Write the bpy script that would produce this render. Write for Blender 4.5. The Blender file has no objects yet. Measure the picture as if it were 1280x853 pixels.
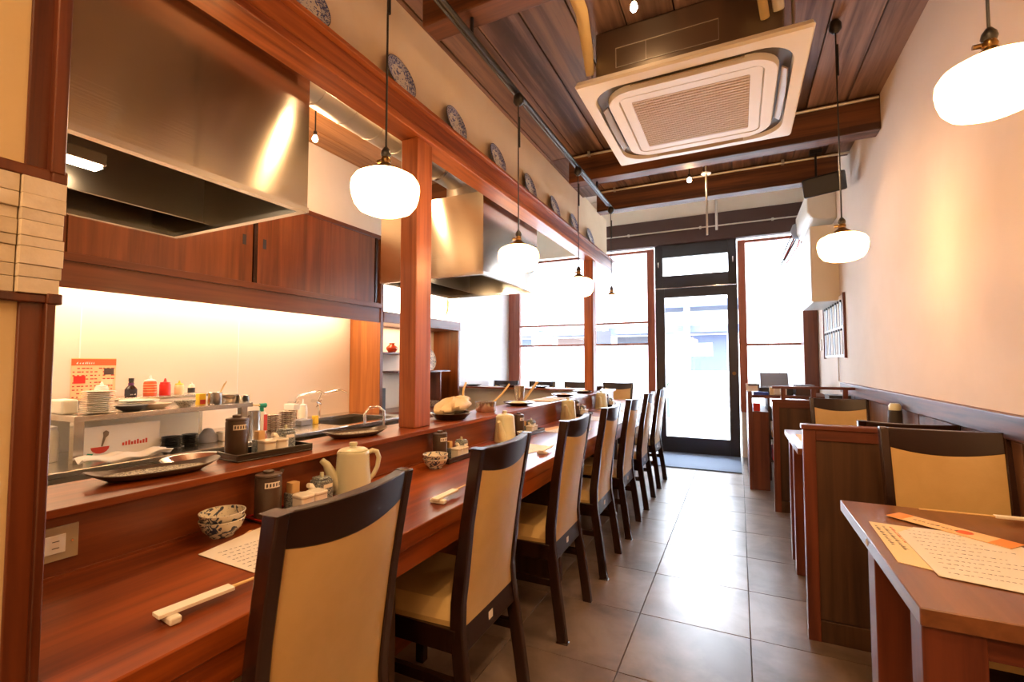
import bpy, math, random
from mathutils import Vector, Matrix
random.seed(7)
S = bpy.context.scene
C = S.collection
pi = math.pi
R = math.radians
# ------------------------------------------------------------------ camera
cam_d = bpy.data.cameras.new('camera'); cam = bpy.data.objects.new('camera', cam_d); C.objects.link(cam)
S.camera = cam
cam_d.sensor_width = 36; cam_d.lens = 583 * 36 / 1280; cam_d.clip_start = .02; cam_d.clip_end = 200
CAMZ = 1.15
yaw, pit = R(25.88), R(2.67)
f_ = Vector((-math.sin(yaw) * math.cos(pit), math.cos(yaw) * math.cos(pit), math.sin(pit)))
r_ = Vector((math.cos(yaw), math.sin(yaw), 0)); u_ = r_.cross(f_)
mw = Matrix((r_, u_, -f_)).transposed().to_4x4(); mw.translation = (0, 0, CAMZ)
cam.matrix_world = mw
# ------------------------------------------------------------------ view and sky
S.view_settings.view_transform = 'Standard'; S.view_settings.look = 'None'
S.view_settings.gamma = 1; S.view_settings.exposure = 0.88; S.view_settings.use_curve_mapping = False
W = bpy.data.worlds.new('sky'); S.world = W; W.use_nodes = True
wn = W.node_tree.nodes; bg = wn['Background']
bg.inputs[0].default_value = (.80, .89, 1.0, 1); bg.inputs[1].default_value = 19.0

def lamp(kind, loc, power, col, size=.05, rot=None, name='lamp_light', parent=None, **k):
    d = bpy.data.lights.new(name, kind); d.energy = power; d.color = col
    if kind == 'AREA':
        d.shape = 'RECTANGLE'; d.size = size; d.size_y = k.get('sy', size)
    else:
        d.shadow_soft_size = size
    if kind == 'SPOT':
        d.spot_size = k.get('ang', R(60)); d.spot_blend = .6
    o = bpy.data.objects.new(name, d); C.objects.link(o); o.location = loc
    if rot: o.rotation_euler = rot
    if parent:
        o.parent = parent; o.location = Vector(loc) - Vector(parent.location)
    return o
WARM = (1, .60, .28)
# added warm fill without a fitting, standing in for ceiling lights behind the camera
lamp('AREA', (-.1, -.9, 2.4), 26, (1, .58, .27), 1.2, (0, 0, 0), 'rear_fill_light', sy=.6)

lamp('POINT', (-2.19, 1.89, 2.40), 13, (1, .62, .32), .03, name='kitchen_bulb_and_fill_light')
lamp('POINT', (-2.45, .4, 2.3), 9, (1, .62, .32), .05, name='kitchen_bulb_and_fill_light')  # added fill to warm the kitchen, no bulb hangs here
# ------------------------------------------------------------------ materials
MT = {}
def mat(name, col, rough=.5, metal=0, emit=0, ecol=None, trans=0, coat=0, spec=None, alpha=1, aniso=0):
    m = bpy.data.materials.new(name); m.use_nodes = True
    b = m.node_tree.nodes['Principled BSDF']
    b.inputs['Base Color'].default_value = (*col, 1); b.inputs['Roughness'].default_value = rough
    b.inputs['Metallic'].default_value = metal
    if emit:
        b.inputs['Emission Color'].default_value = (*(ecol or col), 1); b.inputs['Emission Strength'].default_value = emit
    if trans: b.inputs['Transmission Weight'].default_value = trans
    if coat: b.inputs['Coat Weight'].default_value = coat; b.inputs['Coat Roughness'].default_value = .12
    if aniso: b.inputs['Anisotropic'].default_value = aniso
    if spec is not None: b.inputs['Specular IOR Level'].default_value = spec
    if alpha < 1: b.inputs['Alpha'].default_value = alpha
    MT[name] = m
    return m
def nd(m, t, **k):
    n = m.node_tree.nodes.new(t)
    for a, v in k.items(): setattr(n, a, v)
    return n
def lk(m, a, b): m.node_tree.links.new(a, b)
def coords(m, scale, rnd=True):
    tc = nd(m, 'ShaderNodeTexCoord'); mp = nd(m, 'ShaderNodeMapping'); mp.inputs['Scale'].default_value = scale
    if rnd:
        oi = nd(m, 'ShaderNodeObjectInfo'); mu = nd(m, 'ShaderNodeMath', operation='MULTIPLY'); mu.inputs[1].default_value = 37
        lk(m, oi.outputs['Random'], mu.inputs[0])
        ad = nd(m, 'ShaderNodeVectorMath', operation='ADD')
        lk(m, tc.outputs['Object'], ad.inputs[0]); lk(m, mu.outputs[0], ad.inputs[1]); lk(m, ad.outputs[0], mp.inputs['Vector'])
    else: lk(m, tc.outputs['Object'], mp.inputs['Vector'])
    return mp.outputs[0]
def ramp(m, fac, stops):
    r = nd(m, 'ShaderNodeValToRGB'); e = r.color_ramp.elements
    while len(e) < len(stops): e.new(.5)
    for i, (p, c) in enumerate(stops): e[i].position = p; e[i].color = (*c, 1)
    lk(m, fac, r.inputs[0]); return r.outputs[0]
def noise(m, vec, scale=5, detail=5, rough=.55, dist=0):
    n = nd(m, 'ShaderNodeTexNoise'); n.inputs['Scale'].default_value = scale; n.inputs['Detail'].default_value = detail
    n.inputs['Roughness'].default_value = rough; n.inputs['Distortion'].default_value = dist
    lk(m, vec, n.inputs['Vector']); return n.outputs[0]
def bump(m, h, strength, dist=.002):
    b = nd(m, 'ShaderNodeBump'); b.inputs['Strength'].default_value = strength; b.inputs['Distance'].default_value = dist
    lk(m, h, b.inputs['Height']); lk(m, b.outputs[0], m.node_tree.nodes['Principled BSDF'].inputs['Normal'])
def wood(name, dark, light, axis='y', rough=.4, coat=0, bmp=.15, vary=0, spec=None):
    m = mat(name, light, rough, coat=coat, spec=spec); sc = {'x': (1.2, 26, 26), 'y': (26, 1.2, 26), 'z': (26, 26, 1.2)}[axis]
    v = coords(m, sc); n = noise(m, v, 1, 6, .6, .6)
    v2 = coords(m, tuple(a * .22 for a in sc)); n2 = noise(m, v2, 1, 3, .5, 1.2)
    mx = nd(m, 'ShaderNodeMath', operation='ADD'); lk(m, n, mx.inputs[0]); lk(m, n2, mx.inputs[1])
    hf = nd(m, 'ShaderNodeMath', operation='MULTIPLY'); hf.inputs[1].default_value = .5; lk(m, mx.outputs[0], hf.inputs[0])
    c = ramp(m, hf.outputs[0], [(.40, dark), (.58, light)])
    if vary:
        oi = nd(m, 'ShaderNodeObjectInfo'); mr = nd(m, 'ShaderNodeMapRange'); mr.inputs[3].default_value = 1 - vary; mr.inputs[4].default_value = 1 + vary
        lk(m, oi.outputs['Random'], mr.inputs[0]); hs = nd(m, 'ShaderNodeHueSaturation'); lk(m, mr.outputs[0], hs.inputs['Value']); lk(m, c, hs.inputs['Color']); c = hs.outputs[0]
    lk(m, c, m.node_tree.nodes['Principled BSDF'].inputs['Base Color'])
    bump(m, n, bmp); return m
def mottled(name, c1, c2, scale=3, rough=.8, bmp=.1, bs=60, vary=0):
    m = mat(name, c1, rough); v = coords(m, (1, 1, 1)); n = noise(m, v, scale, 6, .6, .4)
    c = ramp(m, n, [(.35, c1), (.65, c2)])
    if vary:
        oi = nd(m, 'ShaderNodeObjectInfo'); mr = nd(m, 'ShaderNodeMapRange'); mr.inputs[3].default_value = 1 - vary; mr.inputs[4].default_value = 1 + vary
        lk(m, oi.outputs['Random'], mr.inputs[0]); hs = nd(m, 'ShaderNodeHueSaturation'); lk(m, mr.outputs[0], hs.inputs['Value']); lk(m, c, hs.inputs['Color']); c = hs.outputs[0]
    lk(m, c, m.node_tree.nodes['Principled BSDF'].inputs['Base Color'])
    bump(m, noise(m, v, bs, 3), bmp); return m
def pattern(name, base, ink, scale=40, thr=.56, rough=.25, dist=2.5):
    m = mat(name, base, rough + .1, coat=.15); v = coords(m, (1, 1, 1.3), False); n = noise(m, v, scale, 2, .5, dist)
    c = ramp(m, n, [(thr - .015, base), (thr + .015, ink)])
    lk(m, c, m.node_tree.nodes['Principled BSDF'].inputs['Base Color']); return m

wood('counter_wood', (.13, .022, .003), (.34, .072, .008), 'y', .30, .08, .03)
wood('counter_wood_x', (.13, .022, .003), (.34, .072, .008), 'x', .30, .08, .03)
wood('panel_wood', (.12, .024, .006), (.25, .060, .013), 'y', .35, .1, .05)
wood('beam_red', (.16, .032, .008), (.46, .13, .030), 'y', .38, .1, .1)
wood('post_wood', (.14, .028, .008), (.46, .135, .035), 'z', .42, .1, .35)
wood('frame_red', (.085, .019, .009), (.19, .046, .018), 'z', .4, .1, .1)
wood('window_red', (.22, .05, .022), (.34, .09, .04), 'z', .4, .1, .1)
wood('frame_red_x', (.085, .019, .009), (.19, .046, .018), 'x', .4, .1, .1)
wood('cabinet_wood', (.12, .032, .008), (.23, .066, .016), 'z', .33, .2, .04)
wood('cabinet_wood_y', (.11, .027, .007), (.19, .052, .013), 'y', .33, .2, .04)
wood('amber_wood', (.34, .10, .020), (.50, .17, .038), 'z', .4, 0, .04)
wood('plank_wood', (.065, .033, .024), (.27, .155, .108), 'y', .5, 0, .3, .18)
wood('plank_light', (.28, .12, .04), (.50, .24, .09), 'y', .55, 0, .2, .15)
wood('beam_dark', (.050, .018, .008), (.20, .070, .022), 'x', .55, 0, .4)
wood('partition_wood', (.050, .022, .010), (.105, .048, .022), 'z', .45, 0, .15)
wood('wainscot_wood', (.060, .026, .013), (.13, .055, .027), 'z', .45, 0, .2)
wood('cap_wood', (.040, .012, .008), (.21, .065, .032), 'y', .42, 0, .6)
wood('chair_wood', (.012, .004, .003), (.030, .010, .006), 'z', .25, .2, .05)
wood('table_wood', (.15, .056, .022), (.23, .090, .036), 'y', .28, .2, .03)
wood('dark_post', (.050, .012, .005), (.17, .042, .012), 'z', .3, .2, .25)
mat('chair_rail', (.022, .008, .005), .32)
mottled('leather', (.60, .395, .145), (.66, .445, .175), 8, .42, .12, 260)
mottled('plaster', (.80, .73, .62), (.84, .77, .66), 3, .85, .12, 70)
mottled('plaster_amber_lit', (.78, .62, .42), (.83, .68, .48), 3, .85, .12, 70)  # cream half wall plaster with the amber kitchen light put into its colour
mottled('plaster_right', (.72, .59, .48), (.77, .64, .53), 1.5, .8, .10, 50)
mottled('plaster_ochre', (.62, .47, .24), (.70, .54, .30), 2, .85, .15, 60)
mottled('tile_floor', (.12, .084, .062), (.26, .195, .155), 3.5, .28, .10, 22, .10)
mat('grout', (.10, .085, .07), .8)
mottled('stone', (.56, .48, .35), (.74, .66, .52), 14, .8, .6, 45, .12)
mat('kitchen_panel', (.78, .64, .52), .28)
m = mat('steel', (.62, .56, .47), .15, 1, aniso=.93)
v = coords(m, (1, 1, 260), False); bump(m, noise(m, v, 1, 2), .06, .001)
tg = nd(m, 'ShaderNodeTangent', direction_type='RADIAL', axis='Z'); lk(m, tg.outputs[0], m.node_tree.nodes['Principled BSDF'].inputs['Tangent'])
m.node_tree.nodes['Principled BSDF'].inputs['Anisotropic Rotation'].default_value = .25
mat('steel_plain', (.66, .62, .56), .25, 1)
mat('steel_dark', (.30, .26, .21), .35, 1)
mat('chrome', (.85, .85, .85), .1, 1)
mat('galvanised', (.66, .64, .58), .38, .9)
mat('black_metal', (.012, .012, .013), .35)
mat('brass', (.22, .13, .05), .3, 1)
mat('black', (.012, .011, .011), .45)
mat('charcoal', (.035, .03, .028), .5)
mat('door_dark', (.022, .022, .028), .35)
mat('brown_beam', (.060, .024, .018), .6)
mat('white_plastic', (.80, .77, .72), .35)
mat('ac_panel', (.70, .64, .54), .4)
mat('ac_grille', (.52, .38, .18), .5)
mat('ac_dark', (.05, .035, .02), .5); mat('ac_flap', (.34, .27, .18), .35)
mat('white_ceramic', (.82, .78, .68), .18, coat=.4)
mat('ceramic_edge', (.50, .40, .28), .3)
mat('celadon', (.62, .61, .42), .3, coat=.3)
mat('brown_ceramic', (.075, .048, .033), .38, coat=.2)
mat('dark_lacquer', (.022, .015, .012), .25, coat=.4)
mat('red_lacquer', (.35, .02, .015), .25, coat=.4)
pattern('blue_bowl', (.68, .63, .50), (.03, .05, .10), 34, .55)
pattern('blue_plate', (.62, .64, .70), (.05, .08, .30), 60, .50)
pattern('blue_plate_centre', (.80, .78, .73), (.05, .08, .28), 30, .57)
pattern('blue_box', (.42, .46, .44), (.04, .06, .09), 150, .5)
pattern('glazed_plate', (.10, .08, .06), (.60, .55, .42), 100, .50, .5)
pattern('striped_plate', (.62, .52, .38), (.16, .07, .05), 40, .52)
mat('paper', (.86, .80, .68), .7); mat('paper_white', (.80, .75, .67), .7)
mat('paper_cream', (.82, .66, .38), .7); mat('paper_orange', (.80, .28, .06), .7); mat('paper_peach', (.86, .55, .28), .7)
mat('ink', (.03, .025, .03), .7); mat('ink_red', (.55, .05, .03), .7)
mat('bamboo', (.70, .48, .20), .5); mat('cork', (.62, .38, .16), .7)
mat('bottle_dark', (.03, .01, .008), .12, coat=.5); mat('purple', (.12, .02, .12), .4)
mat('red_plastic', (.75, .03, .02), .3); mat('orange_label', (.80, .12, .03), .4)
mat('yellow', (.85, .55, .03), .4); mat('green_plastic', (.02, .30, .20), .35); mat('blue_plastic', (.03, .07, .35), .35)
mat('milky', (.86, .80, .66), .3); mat('grey_plastic', (.25, .26, .30), .4)
mat('vase_red', (.42, .05, .02), .2, coat=.5)
mat('mat_grey', (.14, .18, .26), .9); mat('bread', (.84, .68, .42), .45)
mat('shade_glass', (1, .95, .85), .3, emit=14, ecol=(1, .54, .21))
mat('bulb', (1, .7, .4), .3, emit=90, ecol=(1, .62, .32))
mat('tube_light', (1, .85, .6), .3, emit=28, ecol=(1, .76, .50))
mat('lit_panel', (1, .95, .85), .3, emit=2.6, ecol=(1, .90, .70))
mat('insulation', (.62, .45, .20), .8); mat('insulation_white', (.72, .66, .55), .8)
mat('outlet_brass', (.42, .33, .20), .35); mat('peach_box', (.80, .68, .50), .5)
mat('asphalt', (.35, .35, .36), .9); mat('ext_white', (.8, .8, .8), .7); mat('ext_blue', (.030, .042, .085), .6)
mat('ext_dark', (.02, .02, .03), .6); mat('ext_red', (.30, .03, .025), .6); mat('ext_brown', (.08, .045, .035), .6); mat('leaf', (.02, .045, .02), .8)
# frosted paper / glass and clear glass
m = bpy.data.materials.new('frosted'); m.use_nodes = True; MT['frosted'] = m
t = nd(m, 'ShaderNodeBsdfTranslucent'); t.inputs[0].default_value = (.86, .88, .90, 1)
d = nd(m, 'ShaderNodeBsdfDiffuse'); d.inputs[0].default_value = (.8, .8, .8, 1)
x = nd(m, 'ShaderNodeMixShader'); x.inputs[0].default_value = .25
lk(m, t.outputs[0], x.inputs[1]); lk(m, d.outputs[0], x.inputs[2]); lk(m, x.outputs[0], m.node_tree.nodes['Material Output'].inputs[0])
m = bpy.data.materials.new('clear_glass'); m.use_nodes = True; MT['clear_glass'] = m
t = nd(m, 'ShaderNodeBsdfTransparent'); d = nd(m, 'ShaderNodeBsdfGlossy'); d.inputs['Roughness'].default_value = .02
fr = nd(m, 'ShaderNodeFresnel'); fr.inputs[0].default_value = 1.3
x = nd(m, 'ShaderNodeMixShader'); lk(m, fr.outputs[0], x.inputs[0])
lk(m, t.outputs[0], x.inputs[1]); lk(m, d.outputs[0], x.inputs[2]); lk(m, x.outputs[0], m.node_tree.nodes['Material Output'].inputs[0])
# white glazed small wall tiles, too small to pick apart
m = mat('small_tile', (.85, .84, .82), .25); br = nd(m, 'ShaderNodeTexBrick'); tc = nd(m, 'ShaderNodeTexCoord'); mp = nd(m, 'ShaderNodeMapping')
mp.inputs['Rotation'].default_value = (0, R(90), R(90)); lk(m, tc.outputs['Object'], mp.inputs[0]); lk(m, mp.outputs[0], br.inputs[0])
br.inputs['Scale'].default_value = 20; br.inputs['Color1'].default_value = (.86, .85, .84, 1); br.inputs['Color2'].default_value = (.80, .79, .78, 1); br.inputs['Mortar'].default_value = (.55, .53, .52, 1)
lk(m, br.outputs[0], m.node_tree.nodes['Principled BSDF'].inputs['Base Color'])

# ------------------------------------------------------------------ geometry helpers
class G:
    def __init__(s): s.v = []; s.f = []; s.sm = []
    def add(s, vs, fs, smooth=False):
        b = len(s.v); s.v += [tuple(v) for v in vs]; s.f += [tuple(i + b for i in f) for f in fs]; s.sm += [smooth] * len(fs); return s
    def box(s, x0, x1, y0, y1, z0, z1, M=None):
        vs = [Vector((x, y, z)) for z in (z0, z1) for y in (y0, y1) for x in (x0, x1)]
        if M: vs = [M @ v for v in vs]
        return s.add(vs, [(0, 2, 3, 1), (4, 5, 7, 6), (0, 1, 5, 4), (2, 6, 7, 3), (0, 4, 6, 2), (1, 3, 7, 5)])
    def prism(s, pts, a, b, axis='y'):      # polygon in the plane across axis, pushed from a to b
        n = len(pts)
        def q(p, t): return {'y': (p[0], t, p[1]), 'x': (t, p[0], p[1]), 'z': (p[0], p[1], t)}[axis]
        vs = [q(p, a) for p in pts] + [q(p, b) for p in pts]
        return s.add(vs, [tuple(range(n))[::-1], tuple(range(n, 2 * n))] + [(i, (i + 1) % n, n + (i + 1) % n, n + i) for i in range(n)])
    def tube(s, pts, r, n=12, caps=True, flat=None):
        pts = [Vector(p) for p in pts]; rr = r if isinstance(r, (list, tuple)) else [r] * len(pts); rings = []
        prev = None
        for i, p in enumerate(pts):
            d = (pts[min(i + 1, len(pts) - 1)] - pts[max(i - 1, 0)]).normalized()
            if prev is None: a = d.orthogonal().normalized()
            else: a = (prev - d * prev.dot(d)).normalized()
            prev = a; b = d.cross(a)
            rings.append([p + (a * math.cos(2 * pi * k / n) + b * math.sin(2 * pi * k / n)) * rr[i] for k in range(n)])
        vs = [v for g in rings for v in g]; fs = []
        for i in range(len(pts) - 1):
            for k in range(n): fs.append((i * n + k, i * n + (k + 1) % n, (i + 1) * n + (k + 1) % n, (i + 1) * n + k))
        s.add(vs, fs, True)
        if caps:
            s.add(rings[0], [tuple(range(n))[::-1]]); s.add(rings[-1], [tuple(range(n))])
        return s
    def lathe(s, prof, c=(0, 0, 0), n=28, sx=1, sy=1, a0=0):
        vs = []; fs = []; m = len(prof)
        for k in range(n):
            a = 2 * pi * k / n + a0
            for (r, z) in prof: vs.append((c[0] + r * math.cos(a) * sx, c[1] + r * math.sin(a) * sy, c[2] + z))
        for k in range(n):
            for i in range(m - 1):
                k2 = (k + 1) % n; fs.append((k * m + i, k2 * m + i, k2 * m + i + 1, k * m + i + 1))
        return s.add(vs, fs, True)
    def grid(s, fn, nu, nv, thick=None):
        vs = [fn(i / nu, j / nv) for i in range(nu + 1) for j in range(nv + 1)]
        fs = [(i * (nv + 1) + j, (i + 1) * (nv + 1) + j, (i + 1) * (nv + 1) + j + 1, i * (nv + 1) + j + 1) for i in range(nu) for j in range(nv)]
        return s.add(vs, fs, True)
    def build(s, name, m, parent=None, bev=0, local=False, loc=None, rotz=0, solid=0, sub=0):
        if parent is None and not local:
            xs = [v[0] for v in s.v]; ys = [v[1] for v in s.v]; zs = [v[2] for v in s.v]
            o0 = Vector(((min(xs) + max(xs)) / 2, (min(ys) + max(ys)) / 2, min(zs)))
        elif parent is not None and not local:
            o0 = Vector(parent['_o']) if '_o' in parent else Vector(parent.location)
        else: o0 = Vector((0, 0, 0))
        me = bpy.data.meshes.new(name); me.from_pydata([tuple(Vector(v) - o0) for v in s.v], [], s.f); me.update()
        me.polygons.foreach_set('use_smooth', s.sm); me.set_sharp_from_angle(angle=R(44)); me.materials.append(MT[m])
        o = bpy.data.objects.new(name, me); C.objects.link(o)
        if parent is not None:
            o.parent = parent
            if not local: o['_o'] = tuple(o0)
        else:
            o.location = o0 if not local else (0, 0, 0)
            if not local: o['_o'] = tuple(o0)
        if loc is not None: o.location = loc
        if rotz: o.rotation_euler.z = rotz
        if solid:
            md = o.modifiers.new('s', 'SOLIDIFY'); md.thickness = solid; md.offset = 0
        if bev:
            md = o.modifiers.new('b', 'BEVEL'); md.width = bev; md.segments = 2; md.limit_method = 'ANGLE'; md.angle_limit = R(40); md.harden_normals = False
        if sub:
            md = o.modifiers.new('u', 'SUBSURF'); md.levels = sub; md.render_levels = sub
        return o
def box(*a): return G().box(*a)
def thing(name, label, cat, loc, group=None, rotz=0):
    o = bpy.data.objects.new(name, None); o.empty_display_size = .05; C.objects.link(o); o.location = loc; o.rotation_euler.z = rotz
    o['_o'] = tuple(loc); return tag(o, label, cat, group)
def tag(o, label, cat, group=None):
    o['label'] = label; o['category'] = cat
    if group: o['group'] = group
    return o
def struct(o, label=None):
    o['kind'] = 'structure'
    if label: o['label'] = label
    return o
def dup(root, loc, rotz=0, label=None, group=None, scale=None):
    def cp(o, par):
        c = o.copy(); C.objects.link(c); c.parent = par
        for ch in list(o.children): cp(ch, c)
        return c
    r = cp(root, None); r.location = loc; r.rotation_euler.z = rotz
    if scale: r.scale = scale
    if label: r['label'] = label
    if group: r['group'] = group
    return r
def rot_at(c, rz=0, rx=0, ry=0):
    return Matrix.Translation(c) @ Matrix.Rotation(rz, 4, 'Z') @ Matrix.Rotation(ry, 4, 'Y') @ Matrix.Rotation(rx, 4, 'X')

# ------------------------------------------------------------------ the room
XL, XR, YB, YF, ZC = -3.15, .80, -2.2, 6.39, 2.77
floor = struct(box(XL, XR + .05, YB, YF + .15, -.06, -.012).build('floor', 'grout'), 'grey brown stone-look tiled floor')
tile0 = None; P = .452
xs = [.022 + P * i for i in range(-8, 3)]; ys = [2.235 + P * j for j in range(-10, 10)]
for x in xs:
    for y in ys:
        x0, x1, y0, y1 = max(x + .0015, XL), min(x + P - .0015, XR), max(y + .0015, YB), min(y + P - .0015, YF)
        if x1 - x0 < .02 or y1 - y0 < .02 or x0 < -1.5 and not (y0 > 4.7): continue
        full = abs(x1 - x0 - P + .003) < 1e-6 and abs(y1 - y0 - P + .003) < 1e-6
        if full and tile0:
            o = tile0.copy(); C.objects.link(o); o.parent = floor; o.location = Vector((x0, y0, -.012)) - floor.location
        else:
            o = box(0, x1 - x0, 0, y1 - y0, 0, .012).build('floor_tile', 'tile_floor', floor, .0012, local=True)
            o.location = Vector((x0, y0, -.012)) - floor.location
            if full: tile0 = o
wl = struct(box(XL - .08, XL, YB, YF + .1, 0, 3.5).build('wall_left', 'plaster'), 'cream plaster kitchen wall')
box(XL, XL + .012, .2, 3.12, .70, 1.66).build('splash_panel', 'kitchen_panel', wl)
for y in (1.22, 2.09): box(XL + .012, XL + .0135, y, y + .006, .72, 1.6).build('panel_joint', 'white_plastic', wl)
box(XL, XL + .012, 4.47, YF, .0, 2.62).build('small_tile_facing', 'small_tile', wl)
wr = struct(box(XR, XR + .1, YB, YF + .1, 0, 3.5).build('wall_right', 'plaster_right'), 'peach white plaster wall on the right')
box(XR - .012, XR, YB, 4.75, 0, .90).build('wainscot', 'wainscot_wood', wr)
for i in range(15):
    y = YB + .05 + i * .46
    box(XR - .020, XR - .012, y, y + .45, .03, .90).build('wainscot_panel', 'wainscot_wood', wr, .002)
box(XR - .035, XR, YB, 4.75, .905, .985).build('cap_rail', 'cap_wood', wr, .004)
wf = thing('wall_front', '', '', (-1.2, YF, 0)); del wf['category']; struct(wf, 'street front wall with glazed door and windows')
box(XL, XR, YF, YF + .1, 2.69, 3.5).build('upper_wall', 'plaster', wf)
box(XL, -2.05 - .9, YF, YF + .1, 2.6, 2.69).build('upper_wall_edge', 'plaster', wf)
box(XL, -1.08, YF, YF + .1, 0, .55).build('lower_wall', 'plaster', wf)
box(.02, XR, YF, YF + .1, 0, .55).build('lower_wall', 'plaster', wf)
box(-1.75, XR, YF - .09, YF, 2.69, 3.03).build('front_beam', 'brown_beam', wf, .004)
wb = struct(box(XL, XR, YB - .1, YB, 0, 3.5).build('wall_back', 'plaster'), 'plaster wall behind')
ce = struct(box(XL, XR, YB, 4.37, ZC + .03, ZC + .06).build('ceiling', 'black'), 'dark stained plank ceiling')
pw = .2175; k = 0
x = -.885 - 11 * pw
while x < XR:
    x0, x1 = max(x + .003, XL), min(x + pw - .003, XR)
    cuts = [YB, -.4 + .9 * random.random(), 1.58 + random.choice((0, 0)), 3.45, 4.37]
    if x1 - x0 > .01:
        for a, b in zip(cuts, cuts[1:]):
            dz = random.uniform(0, .004)
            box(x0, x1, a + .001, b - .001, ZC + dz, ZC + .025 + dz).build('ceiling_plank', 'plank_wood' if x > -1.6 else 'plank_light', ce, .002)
    x += pw
struct(box(XL, XR, 4.37, YF + .1, 3.42, 3.5).build('trim_9', 'plaster'), 'raised plaster ceiling by the street front')
struct(box(XL, XR, 4.33, 4.37, ZC + .06, 3.5).build('trim_10', 'plaster'), 'upstand where the ceiling steps up')
# cross beams
def crossbeam(n, y0, y1, z0, z1, x0, x1, lab):
    o = struct(box(x0, x1, y0, y1, z0, z1).build('trim_%d' % n, 'beam_dark', None, .006), lab); return o
crossbeam(1, 1.55, 1.66, 2.57, ZC, -1.175, XR, 'rough dark ceiling beam nearest the viewer')
crossbeam(2, 3.43, 3.55, 2.555, ZC, -1.17, XR, 'rough dark ceiling beam just beyond the air conditioner')
crossbeam(3, 4.25, 4.37, 2.57, ZC, -1.175, .72, 'rough dark ceiling beam with the round lamp in front')
crossbeam(4, 3.43, 3.55, 2.55, ZC, -3.15, -1.40, 'beam over the kitchen')
for (y, n) in ((3.415, 0), (4.235, 1)):
    lab = ('metal conduit along the top of the nearer dark beam', 'metal conduit along the top of the beam by the speaker')[n]
    t = thing('conduit_pipe', lab, 'pipe', (0, y, 2.73), 'conduit pipes under the ceiling')
    G().tube([(-1.17, y, 2.745), (XR - .01, y, 2.745)], .010, 8).build('pipe', 'galvanised', t)
    for x in (-1.0, -.35, .35): box(x - .01, x + .01, y - .013, y + .013, 2.732, 2.77).build('clip', 'galvanised', t)
# divider: beam carrying the plates, half wall above it
dv = thing('trim_5', '', '', (-1.32, 2.5, 2.17)); del dv['category']; struct(dv, 'red wood lintel over the counter with half wall above')
box(-1.38, -1.265, YB, 5.28, 2.172, 2.205).build('lower_board', 'beam_red', dv, .003)
box(-1.38, -1.275, YB, 5.28, 2.205, 2.292).build('lintel', 'beam_red', dv, .002)
box(-1.38, -1.250, YB, 5.28, 2.292, 2.312).build('plate_ledge', 'beam_red', dv, .003)
box(-1.40, -1.345, YB, 5.28, 2.312, 2.80).build('half_wall', 'plaster_amber_lit', dv)
# counter posts
for (y, lab) in ((1.667, 'red brown square wooden post standing on the counter ledge, the nearer one'), (4.48, 'red brown square wooden post on the ledge in front of the windows')):
    t = box(-1.373, -1.283, y, y + .115, .862, 2.172).build('wooden_post', 'post_wood', None, .004); tag(t, lab, 'post', 'square posts on the counter')
# near-left partition with post and stone facing
wp = struct(box(-.97, -.862, YB, .268, 0, ZC).build('wall_near', 'plaster_ochre'), 'ochre plaster partition wall beside the counter')
box(-.968, -.858, .268, .302, 1.412, ZC).build('upper_post', 'dark_post', wp, .002)
box(-.880, -.845, .290, .306, 1.412, ZC).build('post_bead', 'dark_post', wp, .002)
box(-.968, -.858, .268, .302, 0, 1.233).build('lower_post', 'dark_post', wp, .002)
box(-.880, -.848, .292, .303, 0, 1.233).build('post_bead', 'dark_post', wp, .002)
for (z0, z1) in ((1.400, 1.416), (1.231, 1.243)):
    box(-.970, -.850, YB, .298, z0, z1).build('stone_rail', 'dark_post', wp, .002)
    box(-.900, -.846, .292, .309, z0 - .001, z1 + .002).build('rail_block', 'dark_post', wp, .002)
z = 1.243
rows = [.021, .017, .024, .014, .021, .016, .020, .024]
for i, h in enumerate(rows):
    y = .262; z1 = min(z + h, 1.400)
    while y > -1.0:
        L = random.uniform(.12, .32); dx = random.uniform(0, .006)
        box(-.862, -.855 + dx, y - L + .0005, y - .0005, z + .0003, z1 - .0003).build('stone', 'stone', wp, .0007); y -= L
    dx = random.uniform(0, .003); dy = random.uniform(-.002, .003)
    box(-.905, -.848 + dx, .263, .306 + dy, z + .0003, z1 - .0003).build('corner_stone', 'stone', wp, .0007)
    z = z1

# ------------------------------------------------------------------ street front: door, transom, windows
dr = thing('door_1', '', '', (-.49, YF, 0)); del dr['category']; struct(dr, 'glazed entrance door in a near black metal frame')
d0, d1, dt = -.975, .005, 2.12
box(d0, d0 + .115, YF - .03, YF + .03, .0, dt).build('door_stile', 'door_dark', dr, .003)
box(d1 - .115, d1, YF - .03, YF + .03, .0, dt).build('door_stile', 'door_dark', dr, .003)
box(d0 + .115, d1 - .115, YF - .03, YF + .03, dt - .12, dt).build('door_rail', 'door_dark', dr, .003)
box(d0 + .115, d1 - .115, YF - .03, YF + .03, .0, .20).build('door_rail', 'door_dark', dr, .003)
box(d0 + .115, d1 - .115, YF - .004, YF + .004, .20, dt - .12).build('door_glass', 'clear_glass', dr)
G().tube([(d1 - .055, YF - .03, 1.02), (d1 - .055, YF - .07, 1.02)], [.018, .022], 12).build('door_lock', 'brass', dr)
box(d0, d1, YF - .034, YF - .028, dt, dt + .010).build('gap_glint_strip', 'chrome', dr)  # chrome strip added to imitate the bright reflection along the door gap
tr = thing('window_3', '', '', (-.49, YF, 2.13)); del tr['category']; struct(tr, 'dark metal transom window above the door')
box(d0, d0 + .10, YF - .03, YF + .03, 2.13, 2.69).build('transom_frame', 'door_dark', tr, .003)
box(d1 - .10, d1, YF - .03, YF + .03, 2.13, 2.69).build('transom_frame', 'door_dark', tr, .003)
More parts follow.
